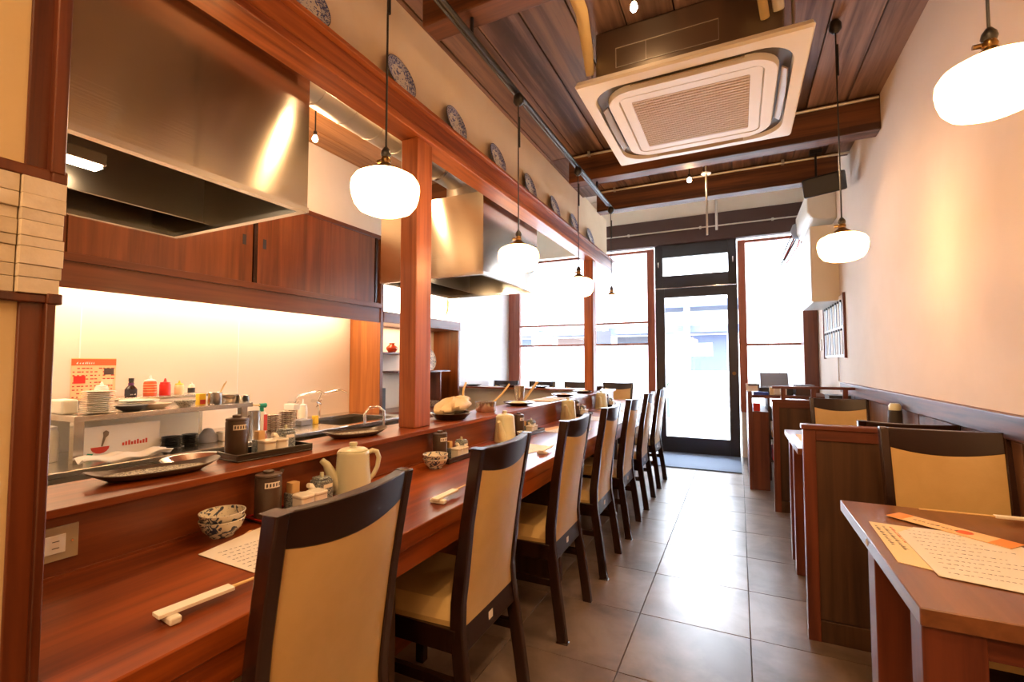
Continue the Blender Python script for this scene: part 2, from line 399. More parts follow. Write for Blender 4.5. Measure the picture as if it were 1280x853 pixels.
box(d0 + .10, d1 - .10, YF - .03, YF + .03, 2.13, 2.29).build('transom_frame', 'door_dark', tr, .003)
box(d0 + .10, d1 - .10, YF - .03, YF + .03, 2.53, 2.69).build('transom_frame', 'door_dark', tr, .003)
box(d0 + .10, d1 - .10, YF - .004, YF + .004, 2.29, 2.53).build('transom_glass', 'clear_glass', tr)
for x in (d0 + .04, d1 - .05): box(x, x + .012, YF - .05, YF - .03, 2.40, 2.47).build('transom_catch', 'chrome', tr)

def winframe(n, x0, x1, z0, z1, rails, mids, lab, strips=.105, clear=None):
    t = thing('window_%d' % n, '', '', ((x0 + x1) / 2, YF, z0)); del t['category']; struct(t, lab)
    for a, b in mids: box(a, b, YF - .05, YF + .04, z0, z1).build('window_post', 'window_red', t, .003)
    box(x0, x1, YF - .03, YF + .03, z1 - .03, z1).build('window_head', 'window_red', t, .002)
    box(x0, x1, YF - .03, YF + .03, z0, z0 + .04).build('window_sill', 'window_red', t, .002)
    for z in rails: box(x0, x1, YF - .022, YF + .022, z - .012, z + .012).build('window_rail', 'window_red', t, .002)
    zs_ = [z0 + .04] + sorted(rails) + [z1 - .03]
    m0 = sorted(mids); gaps = [(m0[i][1], m0[i + 1][0]) for i in range(len(m0) - 1)]
    for i in range(len(zs_) - 1):
        a, b = zs_[i] + (.012 if i else 0), zs_[i + 1] - (.012 if i < len(zs_) - 2 else 0)
        for g0, g1 in gaps:
            if clear is not None and i == clear:
                box(g0, g1, YF - .003, YF + .003, a, b).build('window_pane', 'clear_glass', t); continue
            nst = max(2, round((g1 - g0) / strips)); w = (g1 - g0) / nst
            for k in range(nst):
                box(g0 + k * w + .002, g0 + (k + 1) * w - .002, YF - .002, YF + .002, a, b).build('frosted_pane', 'frosted', t)
                if k: box(g0 + k * w - .003, g0 + k * w + .003, YF - .008, YF - .0025, a, b).build('glazing_bar', 'grey_plastic', t)
    return t
winframe(1, -3.13, -.985, .55, 2.66, [1.40, 1.69], [(-3.13, -2.95), (-1.95, -1.87), (-1.075, -.985)], 'frosted front window left of the door with clear middle band', clear=1)
winframe(2, .012, .80, .55, 2.66, [1.372], [(.012, .10), (.665, .80)], 'frosted front window right of the door')
tag(box(.66, .796, 6.10, 6.38, 0, 2.66).build('corner_post', 'frame_red', None, .004), 'dark red brown corner post right of the frosted right window', 'post')
tag(box(-.93, .01, 5.43, 6.32, .002, .012).build('door_mat', 'mat_grey', None, .003), 'blue grey bristle mat on the floor inside the door', 'door mat')

# ------------------------------------------------------------------ street outside
tag(box(-30, 25, YF + .12, 60, -.25, -.10).build('street', 'asphalt'), 'pale road and pavement outside the glass door', 'road')
bl = thing('shop_building', 'shop across the road with blue grey eaves seen through the door', 'building', (-3, 15.5, -.1))
box(-14, 8, 15.5, 18, -.1, 6).build('wall', 'ext_white', bl)
box(-14, 8, 14.2, 15.5, 2.75, 2.95).build('eaves', 'ext_blue', bl)
box(-14, 8, 14.6, 15.5, 2.05, 2.25).build('canopy', 'ext_blue', bl)
for i in range(9):
    box(-12 + i * 2.1, -10.8 + i * 2.1, 15.42, 15.5, .9, 2.0).build('shop_window', ('ext_brown', 'ext_dark', 'ext_blue')[i % 3], bl)
    box(-12 + i * 2.1 + .2, -11.2 + i * 2.1, 15.38, 15.42, 1.35, 1.75).build('signboard', 'ext_white', bl)
for i in range(8): box(-11 + i * 2.4, -10.85 + i * 2.4, 14.3, 14.45, -.1, 2.75).build('pillar', 'ext_white', bl)
for i, (x, y, c, l) in enumerate(((-1.7, 11.5, 'ext_blue', 'blue planter box by the far shop seen through the door'), (-2.6, 11.8, 'ext_brown', 'brown planter box by the far shop seen through the door'), (-4.6, 11.2, 'ext_red', 'red planter box beyond the left window band'))):
    t = thing('planter', l, 'planter', (x, y, -.1)); box(x - .25, x + .25, y - .2, y + .2, -.1, .35).build('planter_box', c, t, .01)
    g = G()
    for k in range(26):
        a = random.uniform(0, 2 * pi); q = random.uniform(0, .25); h = random.uniform(.25, .6)
        g.box(-.03, .03, -.005, .005, 0, .14, rot_at((x + q * math.cos(a), y + q * math.sin(a), .2 + h * .6), a, .5))
    g.build('foliage', 'leaf', t)
for i, (x, c, l) in enumerate(((-3.6, 'ext_red', 'red banner flag in the street beyond the clear window band'), (-2.42, 'ext_dark', 'dark signboard in the street beyond the clear window band'))):
    t = thing('street_banner', l, 'banner', (x, 8.6, -.1)); G().tube([(x, 8.6, -.1), (x, 8.6, 2.1)], .02, 8).build('pole', 'ext_white', t)
    box(x + .02, x + .30, 8.59, 8.61, .9, 1.75).build('flag', c, t)

# ------------------------------------------------------------------ counter
ct = thing('dining_counter', 'long red brown wooden counter running to the windows and turning left', 'counter', (-1.0, 2.5, 0))
box(-1.235, -.768, .305, 5.50, .675, .72).build('counter_top', 'counter_wood', ct, .003)
box(-3.13, -1.237, 5.08, 5.50, .675, .72).build('counter_top', 'counter_wood_x', ct, .003)
box(-.80, -.775, .31, 5.49, .615, .675).build('front_apron', 'counter_wood', ct, .002)
box(-3.12, -.80, 5.46, 5.485, .615, .675).build('front_apron', 'counter_wood_x', ct, .002)
box(-1.255, -1.235, .305, 5.08, 0, .844).build('back_panel', 'panel_wood', ct)
box(-3.12, -1.255, 5.06, 5.08, 0, .844).build('back_panel', 'panel_wood', ct)
box(-1.235, -1.228, .305, 5.08, .72, .726).build('panel_bead', 'panel_wood', ct)
for y in (1.01, 2.35, 3.63, 4.31): box(-1.233, -.86, y, y + .03, 0, .675).build('support_panel', 'partition_wood', ct)
box(-3.12, -1.49, 5.0555, 5.0595, .3, .842).build('kitchen_side_sheet', 'milky', ct)
ld = thing('counter_ledge', 'raised red brown wooden ledge along the back of the counter', 'ledge', (-1.3, 2.5, .844))
box(-1.46, -1.212, .305, 5.10, .844, .862).build('ledge_board', 'counter_wood', ld, .002)
box(-3.13, -1.46, 4.88, 5.10, .844, .862).build('ledge_board', 'counter_wood_x', ld, .002)
# outlet plate
t = thing('wall_outlet', 'brass toned double socket plate on the counter back panel', 'outlet', (-1.233, .45, .75))
box(-1.235, -1.231, .414, .491, .755, .822).build('cover_plate', 'outlet_brass', t, .001)
box(-1.2308, -1.229, .420, .470, .770, .806).build('socket_insert', 'white_plastic', t, .001)
box(-1.2292, -1.2286, .449, .460, .793, .7945).build('socket_slot', 'ink', t); box(-1.2292, -1.2286, .449, .460, .780, .7815).build('socket_slot', 'ink', t)
G().tube([(-1.231, .481, .789), (-1.2295, .481, .789)], .0022, 8).build('screw', 'chrome', t)

# ------------------------------------------------------------------ chairs
def make_chair(label):
    t = thing('dining_chair', label, 'chair', (0, 0, 0), 'high back dining chairs along the counter')
    path = [(.056, 0), (.040, .12), (.018, .27), (.002, .38), (0, .455), (.010, .54), (.028, .68), (.048, .80), (.066, .905)]
    wy = [.197, .196, .193, .188, .182, .181, .183, .185, .187]
    for s in (-1, 1):
        g = G(); n = len(path)
        for (x, z), w in zip(path, wy):
            th = .042 if z < .6 else .036; wd = .028
            for (dx, dy) in ((-th / 2, -wd), (th / 2, -wd), (th / 2, 0), (-th / 2, 0)):
                g.v.append((x - .01 + dx, s * (w + dy), z))
        for i in range(n - 1):
            for k in range(4):
                f = (4 * i + k, 4 * i + (k + 1) % 4, 4 * i + 4 + (k + 1) % 4, 4 * i + 4 + k); g.f.append(f if s > 0 else f[::-1]); g.sm.append(False)
        e = 4 * (n - 1); g.f += [(0, 3, 2, 1), (e, e + 1, e + 2, e + 3)]; g.sm += [False] * 2
        g.build('rear_leg', 'chair_wood', t, .004, local=True)
        box(-.405, -.370, s * .18 - .017, s * .18 + .017, 0, .385).build('front_leg', 'chair_wood', t, .004, local=True)
        box(-.37, -.01, s * .178 - .011, s * .178 + .011, .32, .385).build('side_rail', 'chair_wood', t, .002, local=True)
        box(-.37, .01, s * .178 - .010, s * .178 + .010, .215, .245).build('stretcher', 'chair_wood', t, .002, local=True)
    box(-.395, -.375, -.165, .165, .325, .385).build('front_rail', 'chair_wood', t, .002, local=True)
    def px(z):
        for (a, za), (b, zb) in zip(path, path[1:]):
            if za <= z <= zb: return a + (b - a) * (z - za) / (zb - za)
        return path[-1][0]
    def slab(z0, z1, t0, t1, curve, ntop=None, w=.16, mtl='', nm='', arch=0, bow=.018, ab=0):
        g = G(); NU, NV = 10, 8; vs = []
        for side in (0, 1):
            for i in range(NU + 1):
                for j in range(NV + 1):
                    u = i / NU * 2 - 1; zb = z0 + ab * u * u; z = zb + (z1 + (arch * (u * u)) - zb) * j / NV
                    zz = min(max(z, 0), .905)
                    pad = 0 if not curve else .006 * (1 - u ** 8) * (1 - (2 * j / NV - 1) ** 8)
                    x = px(zz) - .01 + bow * (1 - u * u) * min(1, max(0, (z - .35) / .4))
                    x += (t1 + pad) if side else (t0 - pad)
                    vs.append((x, u * w, z))
        fs = []; N = (NU + 1) * (NV + 1); idx = lambda s_, i, j: s_ * N + i * (NV + 1) + j
        for i in range(NU):
            for j in range(NV):
                fs.append((idx(1, i, j), idx(1, i + 1, j), idx(1, i + 1, j + 1), idx(1, i, j + 1)))
                fs.append((idx(0, i, j), idx(0, i, j + 1), idx(0, i + 1, j + 1), idx(0, i + 1, j)))
        for i in range(NU):
            fs.append((idx(0, i, 0), idx(0, i + 1, 0), idx(1, i + 1, 0), idx(1, i, 0))); fs.append((idx(0, i, NV), idx(1, i, NV), idx(1, i + 1, NV), idx(0, i + 1, NV)))
        for j in range(NV):
            fs.append((idx(0, 0, j), idx(1, 0, j), idx(1, 0, j + 1), idx(0, 0, j + 1))); fs.append((idx(0, NU, j), idx(0, NU, j + 1), idx(1, NU, j + 1), idx(1, NU, j)))
        g.add(vs, fs, True); return g.build(nm, mtl, t, 0 if curve else .003, local=True)
    slab(.385, .824, -.012, .012, True, mtl='leather', nm='backrest', arch=.022)
    slab(.818, .900, -.014, .014, False, mtl='chair_rail', nm='top_rail', arch=.004, ab=.022)
    slab(.315, .387, -.011, .011, False, mtl='chair_rail', nm='lower_rail', w=.168)
    g = G(); NU, NV = 10, 10       # padded seat
    def sf(u, v):
        x = -.425 + u * .425; y = (v * 2 - 1) * (.172 + .02 * (1 - u))
        e = (1 - (2 * u - 1) ** 8) * (1 - (2 * v - 1) ** 8)
        return (x, y, .400 + .038 * min(1, e * 1.3) + .006 * math.sin(pi * u) * math.sin(pi * v))
    g.grid(lambda u, v: sf(u, 1 - v), NU, NV)
    b = len(g.v); ed = [sf(u / 10, 0) for u in range(11)] + [sf(1, v / 10) for v in range(1, 11)] + [sf(u / 10, 1) for u in range(9, -1, -1)] + [sf(0, v / 10) for v in range(9, 0, -1)]
    n = len(ed); lo = [(p[0], p[1], .383) for p in ed]
    g.add(ed + lo, [(i, n + i, n + (i + 1) % n, (i + 1) % n) for i in range(n)] + [tuple(range(n, 2 * n))], True)
    g.build('seat', 'leather', t, 0, local=True)
    o = box(px(.35) + .0015, px(.35) + .003, -.016, .010, .338, .362).build('paper_tag', 'paper_white', t, 0, local=True)
    return t
ch0 = make_chair('cream leather high-back dining chair nearest the viewer at the counter')
ch0.location = (-.75, .70, 0); ch0.rotation_euler.z = .05
words = ['second', 'third', 'fourth', 'fifth', 'sixth']
for i, (x, y, a) in enumerate(((-.735, 1.345, .015), (-.722, 2.05, .01), (-.717, 2.68, .02), (-.717, 3.31, .01), (-.72, 3.98, .015), (-.72, 4.66, -.01))):
    lab = 'cream leather high-back dining chair, %s from the viewer in the aisle row' % words[i] if i < 5 else 'cream leather high-back dining chair, last one before the door'
    dup(ch0, (x, y, 0), a, lab)
for i, (x, l) in enumerate(((-2.90, 'dark-railed dining chair at the far counter leg, nearest the tiled wall'), (-2.36, 'dark-railed dining chair at the far counter leg, second from the tiled wall'), (-1.86, 'dark-railed dining chair at the far counter leg behind the far post'), (-1.35, 'cream leather dining chair facing the viewer at the end of the far counter leg'))):
    dup(ch0, (x, 5.74, 0), pi / 2, l, 'dining chairs behind the far leg of the counter')

# ------------------------------------------------------------------ right side: partitions, tables, booth chairs
def partition(y, x0, h, lab, rail=False):
    t = thing('booth_partition', lab, 'partition', ((x0 + XR) / 2, y, 0), 'low wooden partitions between the wall tables')
    x1 = XR - .022
    box(x0, x0 + .045, y, y + .045, 0, h - .02).build('frame_post', 'frame_red', t, .002)
    box(x0 + .045, x1, y + .002, y + .043, h - .065, h - .02).build('frame_rail', 'frame_red_x', t, .002)
    box(x0 - .006, x1, y - .006, y + .051, h - .02, h).build('cap', 'frame_red_x', t, .003)
    box(x0 + .045, x1, y + .010, y + .036, .09, h - .065).build('panel', 'partition_wood', t)
    box(x0 + .045, x1, y + .004, y + .041, 0, .086).build('kick_board', 'partition_wood', t, .001)
    if rail:
        box(x0, x1, y, y + .045, .948, .968).build('top_rail', 'frame_red_x', t, .002)
        for x in (x0 + .06, x0 + .26, x0 + .46): box(x, x + .03, y + .008, y + .038, h, .948).build('baluster', 'frame_red', t, .001)
    return t
partition(2.333, .240, .888, 'dark wood booth partition with red frame, nearest the viewer')
partition(4.18, .232, .865, 'dark wood partition with open rail on top beside the register', True)
def table(y0, y1, x0, lab, ly=(.010, .330)):
    t = thing('dining_table', lab, 'table', ((x0 + XR) / 2, (y0 + y1) / 2, 0), 'wall side dining tables')
    box(x0, XR - .037, y0, y1, .688, .72).build('tabletop', 'table_wood', t, .002)
    box(x0 + .09, XR - .06, y0 + .014, y0 + .034, .645, .688).build('apron', 'frame_red_x', t, .001)
    for yy in (y0 + ly[0], y0 + ly[1]):
        for xx in (x0 + .004, XR - .15): box(xx, xx + .088, yy, yy + .062, 0, .688).build('leg', 'frame_red', t, .002)
    return t
t1 = table(1.07, 1.785, .278, 'reddish brown wooden table in the right foreground with a menu')
box(.2765, .278, 1.44, 1.452, .698, .710).build('edge_sticker', 'paper_white', t1)
table(2.76, 3.50, .258, 'reddish brown wooden table behind the nearest partition', (.24, .46))
dup(ch0, (.617, 2.02, 0), pi / 2, 'high-back chair with golden cream back facing the viewer behind the foreground table', 'high back chairs at the wall tables', (1, .93, 1.02))
dup(ch0, (.617, 3.83, 0), pi / 2, 'high-back chair with golden cream back in front of the railed partition', 'high back chairs at the wall tables', (1, .93, 1.0))
dup(ch0, (.625, 2.50, 0), -pi / 2, 'high-back chair just beyond the nearest partition, only its dark top rail showing', 'high back chairs at the wall tables', (1, .93, 1.0))
# table-top things, right
def ink_lines(g, x0, y0, dirx, diry, rows, length, gap, h=.0045, seed=1, z=0):
    rnd = random.Random(seed); d = Vector(dirx); e = Vector(diry)
    for r in range(rows):
        s_ = 0; L = length * rnd.uniform(.45, 1)
        while s_ < L:
            w = rnd.uniform(.003, .009)
            p = Vector((x0, y0)) + e * (r * gap) + d * s_
            a, b, c, dd = p, p + d * w, p + d * w + e * h * rnd.uniform(.4, 1), p + e * h * .3
            g.add([(a.x, a.y, z), (b.x, b.y, z), (c.x, c.y, z), (dd.x, dd.y, z)], [(0, 1, 2, 3)]); s_ += w + rnd.uniform(.002, .007)
def poly(pts, z0, z1): return G().prism(pts, z0, z1, 'z')
t = thing('menu_card', 'cream printed card under the white menu on the foreground table', 'menu', (.40, 1.4, .7205))
poly([(.308, 1.575), (.300, 1.285), (.40, 1.25), (.47, 1.56)], .7205, .7215).build('sheet', 'paper_cream', t)
g = G(); ink_lines(g, .314, 1.545, (.02, -.999), (1, .02), 2, .25, .016, .011, 4, .7218); g.build('printing', 'ink', t)
g = G(); ink_lines(g, .345, 1.545, (.02, -.999), (1, .02), 1, .14, .016, .008, 5, .7218); g.build('red_printing', 'ink_red', t)
t = thing('menu_sheet', 'white printed menu sheet on the foreground table', 'menu', (.46, 1.4, .722))
poly([(.352, 1.50), (.353, 1.235), (.58, 1.19), (.60, 1.46), (.56, 1.56), (.40, 1.565)][::-1], .722, .7232).build('sheet', 'paper_white', t)
g = G(); ink_lines(g, .375, 1.53, (1, -.02), (-.0, -1), 11, .19, .027, .004, 8, .7238); g.build('printing', 'ink', t)
t = thing('leaflet_strip', 'long peach and orange strip leaflet lying over the white menu', 'leaflet', (.46, 1.56, .724))
A, B = Vector((.362, 1.645)), Vector((.552, 1.475)); n_ = Vector((.045, .050))
def strip(a, b, z0, z1): p, q = A + (B - A) * a, A + (B - A) * b; return poly([tuple(p), tuple(q), tuple(q + n_ * .9), tuple(p + n_ * .9)], z0, z1)
strip(0, 1, .724, .7255).build('sheet', 'paper_peach', t); strip(.84, 1, .7255, .7258).build('orange_end', 'paper_orange', t); strip(0, .14, .7255, .7258).build('orange_end', 'paper_orange', t)
g = G(); dd_ = (B - A).normalized(); ink_lines(g, *(A + (B - A) * .2 + n_ * .35), tuple(dd_), tuple(n_.normalized()), 1, .14, .02, .010, 11, .7262); g.build('printing', 'ink', t)
c_ = A + (B - A) * .62 + n_ * .45; G().lathe([(0, .7259), (.017, .7259)], (c_.x, c_.y, 0), 16).build('red_emblem', 'orange_label', t)
def chopsticks(name_lab, A, B, z, sleeve=.6, w=.012, rest=True, group='chopsticks in paper sleeves'):
    A = Vector((*A, z)); B = Vector((*B, z)); d = (B - A).normalized(); n = Vector((-d.y, d.x, 0)); up = Vector((0, 0, 1))
    t = thing('chopstick_set', name_lab, 'chopsticks', tuple(A - Vector((0, 0, .012)) if rest else A), group)
    for s in (-1, 1):
        G().tube([A + up * .0031 + n * s * .0035 + d * .01, B + n * s * .0015 + up * .003], [.0026, .0018], 6).build('chopstick', 'bamboo', t)
    g = G(); E = A + (B - A) * sleeve; hh = .0031
    vs = [A - n * w + up * 0, A + n * w, E + n * w, E - n * w]; vs2 = [v + up * hh * 2 for v in vs]
    g.add(vs + vs2, [(3, 2, 1, 0), (4, 5, 6, 7), (0, 1, 5, 4), (1, 2, 6, 5), (2, 3, 7, 6), (3, 0, 4, 7)]).build('paper_sleeve', 'paper', t, .0008)
    if rest:
        M = Matrix.Translation(A + d * .02 - up * .006) @ Matrix.Rotation(math.atan2(d.y, d.x), 4, 'Z')
        G().box(-.009, .009, -.026, .026, -.0065, .006, M).build('chopstick_rest', 'white_ceramic', t, .003)
    return t
chopsticks('chopsticks in a paper sleeve at the back of the foreground right table', (.745, 1.725), (.452, 1.712), .733, .45, .009)
t = thing('leaflet', 'orange printed card on the table behind the nearest partition', 'leaflet', (.40, 3.0, .7205))
poly([(.30, 2.80), (.46, 2.80), (.47, 3.28), (.30, 3.28)], .7205, .722).build('sheet', 'paper_peach', t)
poly([(.36, 2.83), (.50, 2.83), (.50, 3.2), (.36, 3.2)], .7225, .7235).build('white_sheet', 'paper_white', t)
g = G(); ink_lines(g, .37, 3.15, (1, 0), (0, -1), 9, .11, .03, .006, 3, .7237); g.build('printing', 'ink_red', t)

# ------------------------------------------------------------------ small tableware makers
def lathe_thing(name, lab, cat, loc, parts, group=None, n=28):
    t = thing(name, lab, cat, loc, group)
    for (nm, prof, mt) in parts: G().lathe(prof, (0, 0, 0), n).build(nm, mt, t, local=True)
    return t
def canister(lab, x, y, z, h=.095, r=.030, grp='brown soy sauce canisters'):
    t = thing('sauce_canister', lab, 'canister', (x, y, z), grp)
    G().lathe([(0, 0), (r * .94, 0), (r, .004), (r, h * .82), (r * .97, h * .86), (0, h * .86)]).build('body', 'brown_ceramic', t, local=True)
    G().lathe([(0, h * .86), (r * .93, h * .86), (r * 1.0, h * .885), (r * .97, h * .92), (r * .5, h * .93), (r * .40, h * .94), (r * .42, h * .985), (r * .3, h * 1.0), (0, h * 1.0)]).build('lid', 'brown_ceramic', t, local=True)
    G().tube([(0, r * .9, h * .8), (0, r * 1.25, h * .92), (0, r * 1.3, h * .95)], [.006, .005, .004], 8).build('spout', 'brown_ceramic', t, local=True)
    g = G(); a0 = -.9
    vs = []; 
    for k in range(7):
        a = a0 + k * .2
        for zz in (h * .66, h * .78): vs.append(((r + .0008) * math.cos(a), (r + .0008) * math.sin(a), zz))
    g.add(vs, [(2 * k, 2 * k + 2, 2 * k + 3, 2 * k + 1) for k in range(6)], True); lb = g.build('paper_label', 'paper', t, local=True)
    g = G()
    for k in range(5):
        a = a0 + .12 + k * .23
        vs = [((r + .0014) * math.cos(a + q), (r + .0014) * math.sin(a + q), zz) for q, zz in ((0, h * .68), (.11, h * .69), (.11, h * .76), (0, h * .75))]; g.add(vs, [(0, 1, 2, 3)])
    g.build('lettering', 'ink', lb, local=True)
    return t
def rbox(g, x0, x1, y0, y1, z0, z1, r=.006, n=4):
    pts = []
    for cx, cy, a0 in ((x1 - r, y1 - r, 0), (x0 + r, y1 - r, 90), (x0 + r, y0 + r, 180), (x1 - r, y0 + r, 270)):
        for k in range(n + 1): a = R(a0 + 90 * k / n); pts.append((cx + r * math.cos(a), cy + r * math.sin(a)))
    return g.prism(pts, z0, z1, 'z')
def condiments(pre, x, y, z, rz=0, traytype='black', s=1.0, where='', trayl=.17):
    """black tray with spice pots; every pot is a thing of its own"""
    def T(dx, dy, dz=0): return (x + (dx * math.cos(rz) - dy * math.sin(rz)) * s, y + (dx * math.sin(rz) + dy * math.cos(rz)) * s, z + dz)
    t = thing('serving_tray', '%s condiment tray %s' % ('flat red rimmed black' if traytype != 'black' else 'black rectangular', where), 'tray', (x, y, z), 'condiment trays')
    L, Wd, hh = trayl, .052, (.020 if traytype == 'black' else .008)
    box(-Wd, Wd, -.05, L, 0, .004).build('base', 'dark_lacquer', t, .001, local=True)
    for (a, b, c, d) in ((-Wd, -Wd + .005, -.05, L), (Wd - .005, Wd, -.05, L), (-Wd + .005, Wd - .005, -.05, -.045), (-Wd + .005, Wd - .005, L - .005, L)):
        box(a, b, c, d, .0041, hh).build('rim', 'dark_lacquer' if traytype == 'black' else 'red_lacquer', t, .001, local=True)
    t.rotation_euler.z = rz; t.scale = (s, s, s)
    canister('brown labelled sauce canister %s' % where, *T(-.015, -.018, .004), .115 * s if traytype == 'black' else .105 * s, .028 * s)
    # two white lidded boxes
    for k, dy in enumerate((.046, .083)):
        q = thing('spice_box', '%s white lidded spice box %s' % (('nearer', 'farther')[k], where), 'spice box', T(.022, dy, .004), 'white spice boxes', rz); q.scale = (s, s, s)
        rbox(G(), -.020, .020, -.0175, .0175, 0, .034).build('box', 'white_ceramic', q, .002, local=True)
        rbox(G(), -.0215, .0215, -.0185, .0185, .0343, .041, .008).build('lid', 'white_ceramic', q, .002, local=True)
        rbox(G(), -.0212, .0212, -.0183, .0183, .0328, .0344, .008).build('lid_edge', 'ceramic_edge', q, 0, local=True)
    q = thing('toothpick_holder', 'small pot of upright toothpicks %s' % where, 'toothpick holder', T(-.022, .050, .004), 'toothpick holders', rz); q.scale = (s, s, s)
    rbox(G(), -.017, .017, -.015, .015, 0, .038).build('pot', 'blue_box', q, .002, local=True)
    rbox(G(), -.012, .012, -.011, .011, .038, .062, .004).build('toothpicks', 'cork', q, 0, local=True)
    q = thing('soy_pot', 'square speckled spout pot %s' % where, 'soy pot', T(-.010, .122, .004), 'speckled soy pots', rz); q.scale = (s, s, s)
    rbox(G(), -.022, .022, -.020, .020, 0, .055).build('body', 'blue_box', q, .003, local=True)
    rbox(G(), -.019, .019, -.017, .017, .055, .061).build('lid', 'blue_box', q, .002, local=True)
    rbox(G(), -.004, .004, -.004, .004, .061, .072, .002).build('knob', 'celadon', q, 0, local=True)
    G().tube([(0, -.018, .020), (.004, -.030, .034), (.006, -.037, .048), (.007, -.045, .050)], [.012, .010, .007, .006], 10).build('spout', 'white_ceramic', q, local=True)
    o = box(.0222, .0228, -.012, .014, .036, .045).build('paper_label', 'paper', q, local=True)
    return t
def teapot(lab, x, y, z, rz=0, s=1.0, spout_dir=-1):
    t = thing('teapot', lab, 'teapot', (x, y, z), 'pale green ribbed teapots', rz); t.scale = (s, s, s)
    prof = [(0, 0), (.046, 0), (.048, .004)]
    for k in range(13):
        zz = .008 + k * .0075; r = .0475 - .0065 * (k / 12); prof += [(r, zz), (r - .0009, zz + .0037)]
    prof += [(.041, .108), (.039, .112), (0, .112)]
    G().lathe(prof, n=36).build('body', 'celadon', t, local=True)
    G().lathe([(0, .112), (.036, .112), (.037, .1145), (.030, .119), (.010, .121), (.008, .125), (.0105, .129), (.010, .134), (0, .136)], n=24).build('lid', 'celadon', t, local=True)
    d = spout_dir
    G().tube([(0, d * .030, .022), (0, d * .046, .040), (0, d * .056, .062), (0, d * .066, .084), (0, d * .078, .096)], [.022, .018, .013, .0095, .007], 14).build('spout', 'celadon', t, local=True)
    G().tube([(0, -d * .040, .104), (0, -d * .050, .108), (0, -d * .062, .104), (0, -d * .068, .088), (0, -d * .064, .064), (0, -d * .054, .044), (0, -d * .044, .034)], [.006, .0065, .0065, .0065, .006, .006, .006], 10).build('handle', 'celadon', t, local=True)
    return t
def bowl(lab, x, y, z, r=.040, h=.034, mt='blue_bowl', grp='blue patterned tea bowls'):
    t = thing('tea_bowl', lab, 'bowl', (x, y, z), grp)
    G().lathe([(0, .002), (r * .45, .002), (r * .45, 0), (r * .5, 0), (r * .52, .004), (r * .82, h * .45), (r * .98, h), (r * .94, h), (r * .78, h * .5), (r * .4, h * .15), (0, h * .12)], n=32).build('body', mt, t, local=True)
    G().lathe([(r * .985, h * .985), (r * .975, h * 1.02), (r * .94, h * 1.01)], n=32).build('rim', 'white_ceramic', t, local=True)
    return t

# ------------------------------------------------------------------ on the counter
bowl('blue patterned tea bowl, lower of the pair nearest the viewer', -1.165, .748, .721, .052, .042)
bowl('blue patterned tea bowl stacked on top, of the pair nearest the viewer', -1.165, .748, .738, .0525, .042)
condiments('a', -1.160, .905, .7205, -.06, 'red', 1.22, 'on the counter left of the nearest teapot', .165)
teapot('pale green ribbed teapot nearest the viewer, spout to the left', -1.145, 1.165, .721, -.55, 1.25)
t = thing('menu_sheet', 'white printed menu sheet with orange corner on the counter behind the nearest chair', 'menu', (-1.0, .73, .7205))
poly([(-1.118, .770), (-1.135, .800), (-.95, .97), (-.90, .95)], .7205, .7212).build('orange_card', 'paper_peach', t)
poly([(-1.094, .650), (-.898, .645), (-.84, .86), (-1.13, .84)], .7215, .7225).build('sheet', 'paper_white', t)
g = G(); ink_lines(g, -1.06, .672, (.15, .99), (.99, -.12), 8, .14, .021, .005, 2, .7233); g.build('printing', 'ink', t)
g = G(); ink_lines(g, -1.127, .800, (.74, .67), (-.3, .3), 1, .13, .02, .012, 9, .7216); g.build('heading', 'ink', t)
chopsticks('chopsticks in a cream sleeve on a white rest, nearest the viewer', (-.865, .449), (-.842, .640), .7335, .62, .0125)
t = G().tube([(-1.10, 1.28, .73), (-1.10, 1.281, .73)], .001, 4)
chopsticks('chopsticks in a white sleeve between the first and second chairs', (-.835, 1.185), (-.84, 1.38), .7335, .62, .012)
bowl('striped tea bowl, lower of the pair left of the second chair back', -1.125, 1.600, .721, .052, .040)
bowl('striped tea bowl, upper of the pair left of the second chair back', -1.125, 1.600, .7365, .0525, .040)
condiments('b', -1.165, 1.735, .7205, -.04, 'black', 1.12, 'left of the second chair back', .15)
teapot('pale green ribbed teapot left of the third chair', -1.150, 2.285, .721, .12, 1.25)
bowl('dark striped tea bowl between the second teapot and its tray', -1.10, 2.42, .721, .040, .040)
condiments('c', -1.165, 2.55, .7205, -.04, 'black', 1.12, 'right of the second teapot', .17)
teapot('pale green ribbed teapot left of the fourth chair', -1.16, 3.36, .721, .12, 1.25)
condiments('d', -1.165, 3.62, .7205, -.04, 'black', 1.12, 'right of the third teapot', .17)
teapot('pale green ribbed teapot, farthest along the counter', -1.16, 4.30, .721, .12, 1.25)
condiments('e', -1.165, 4.56, .7205, -.04, 'black', 1.12, 'right of the farthest teapot', .17)
for i, (y, w) in enumerate(((2.18, 'beside the second teapot'), (2.85, 'left of the fourth chair'), (3.55, 'left of the fifth chair'), (4.2, 'left of the sixth chair'))):
    t = thing('menu_sheet', 'white menu sheet with peach card on the counter %s' % w, 'menu', (-.98, y, .7205), 'menu sheets along the counter')
    poly([(-1.16, y - .06), (-1.02, y - .12), (-.96, y + .10), (-1.12, y + .14)], .7205, .7212).build('peach_card', 'paper_peach', t)
    poly([(-1.09, y - .13), (-.90, y - .14), (-.86, y + .08), (-1.06, y + .10)], .7215, .7225).build('sheet', 'paper_white', t)
    g = G(); ink_lines(g, -1.06, y - .1, (.15, .99), (.99, -.12), 7, .14, .021, .005, 20 + i, .7233); g.build('printing', 'ink', t)
    chopsticks('sleeved chopsticks on the counter %s' % w, (-.84, y + .16 - .3), (-.845, y + .05), .7335, .62, .012)

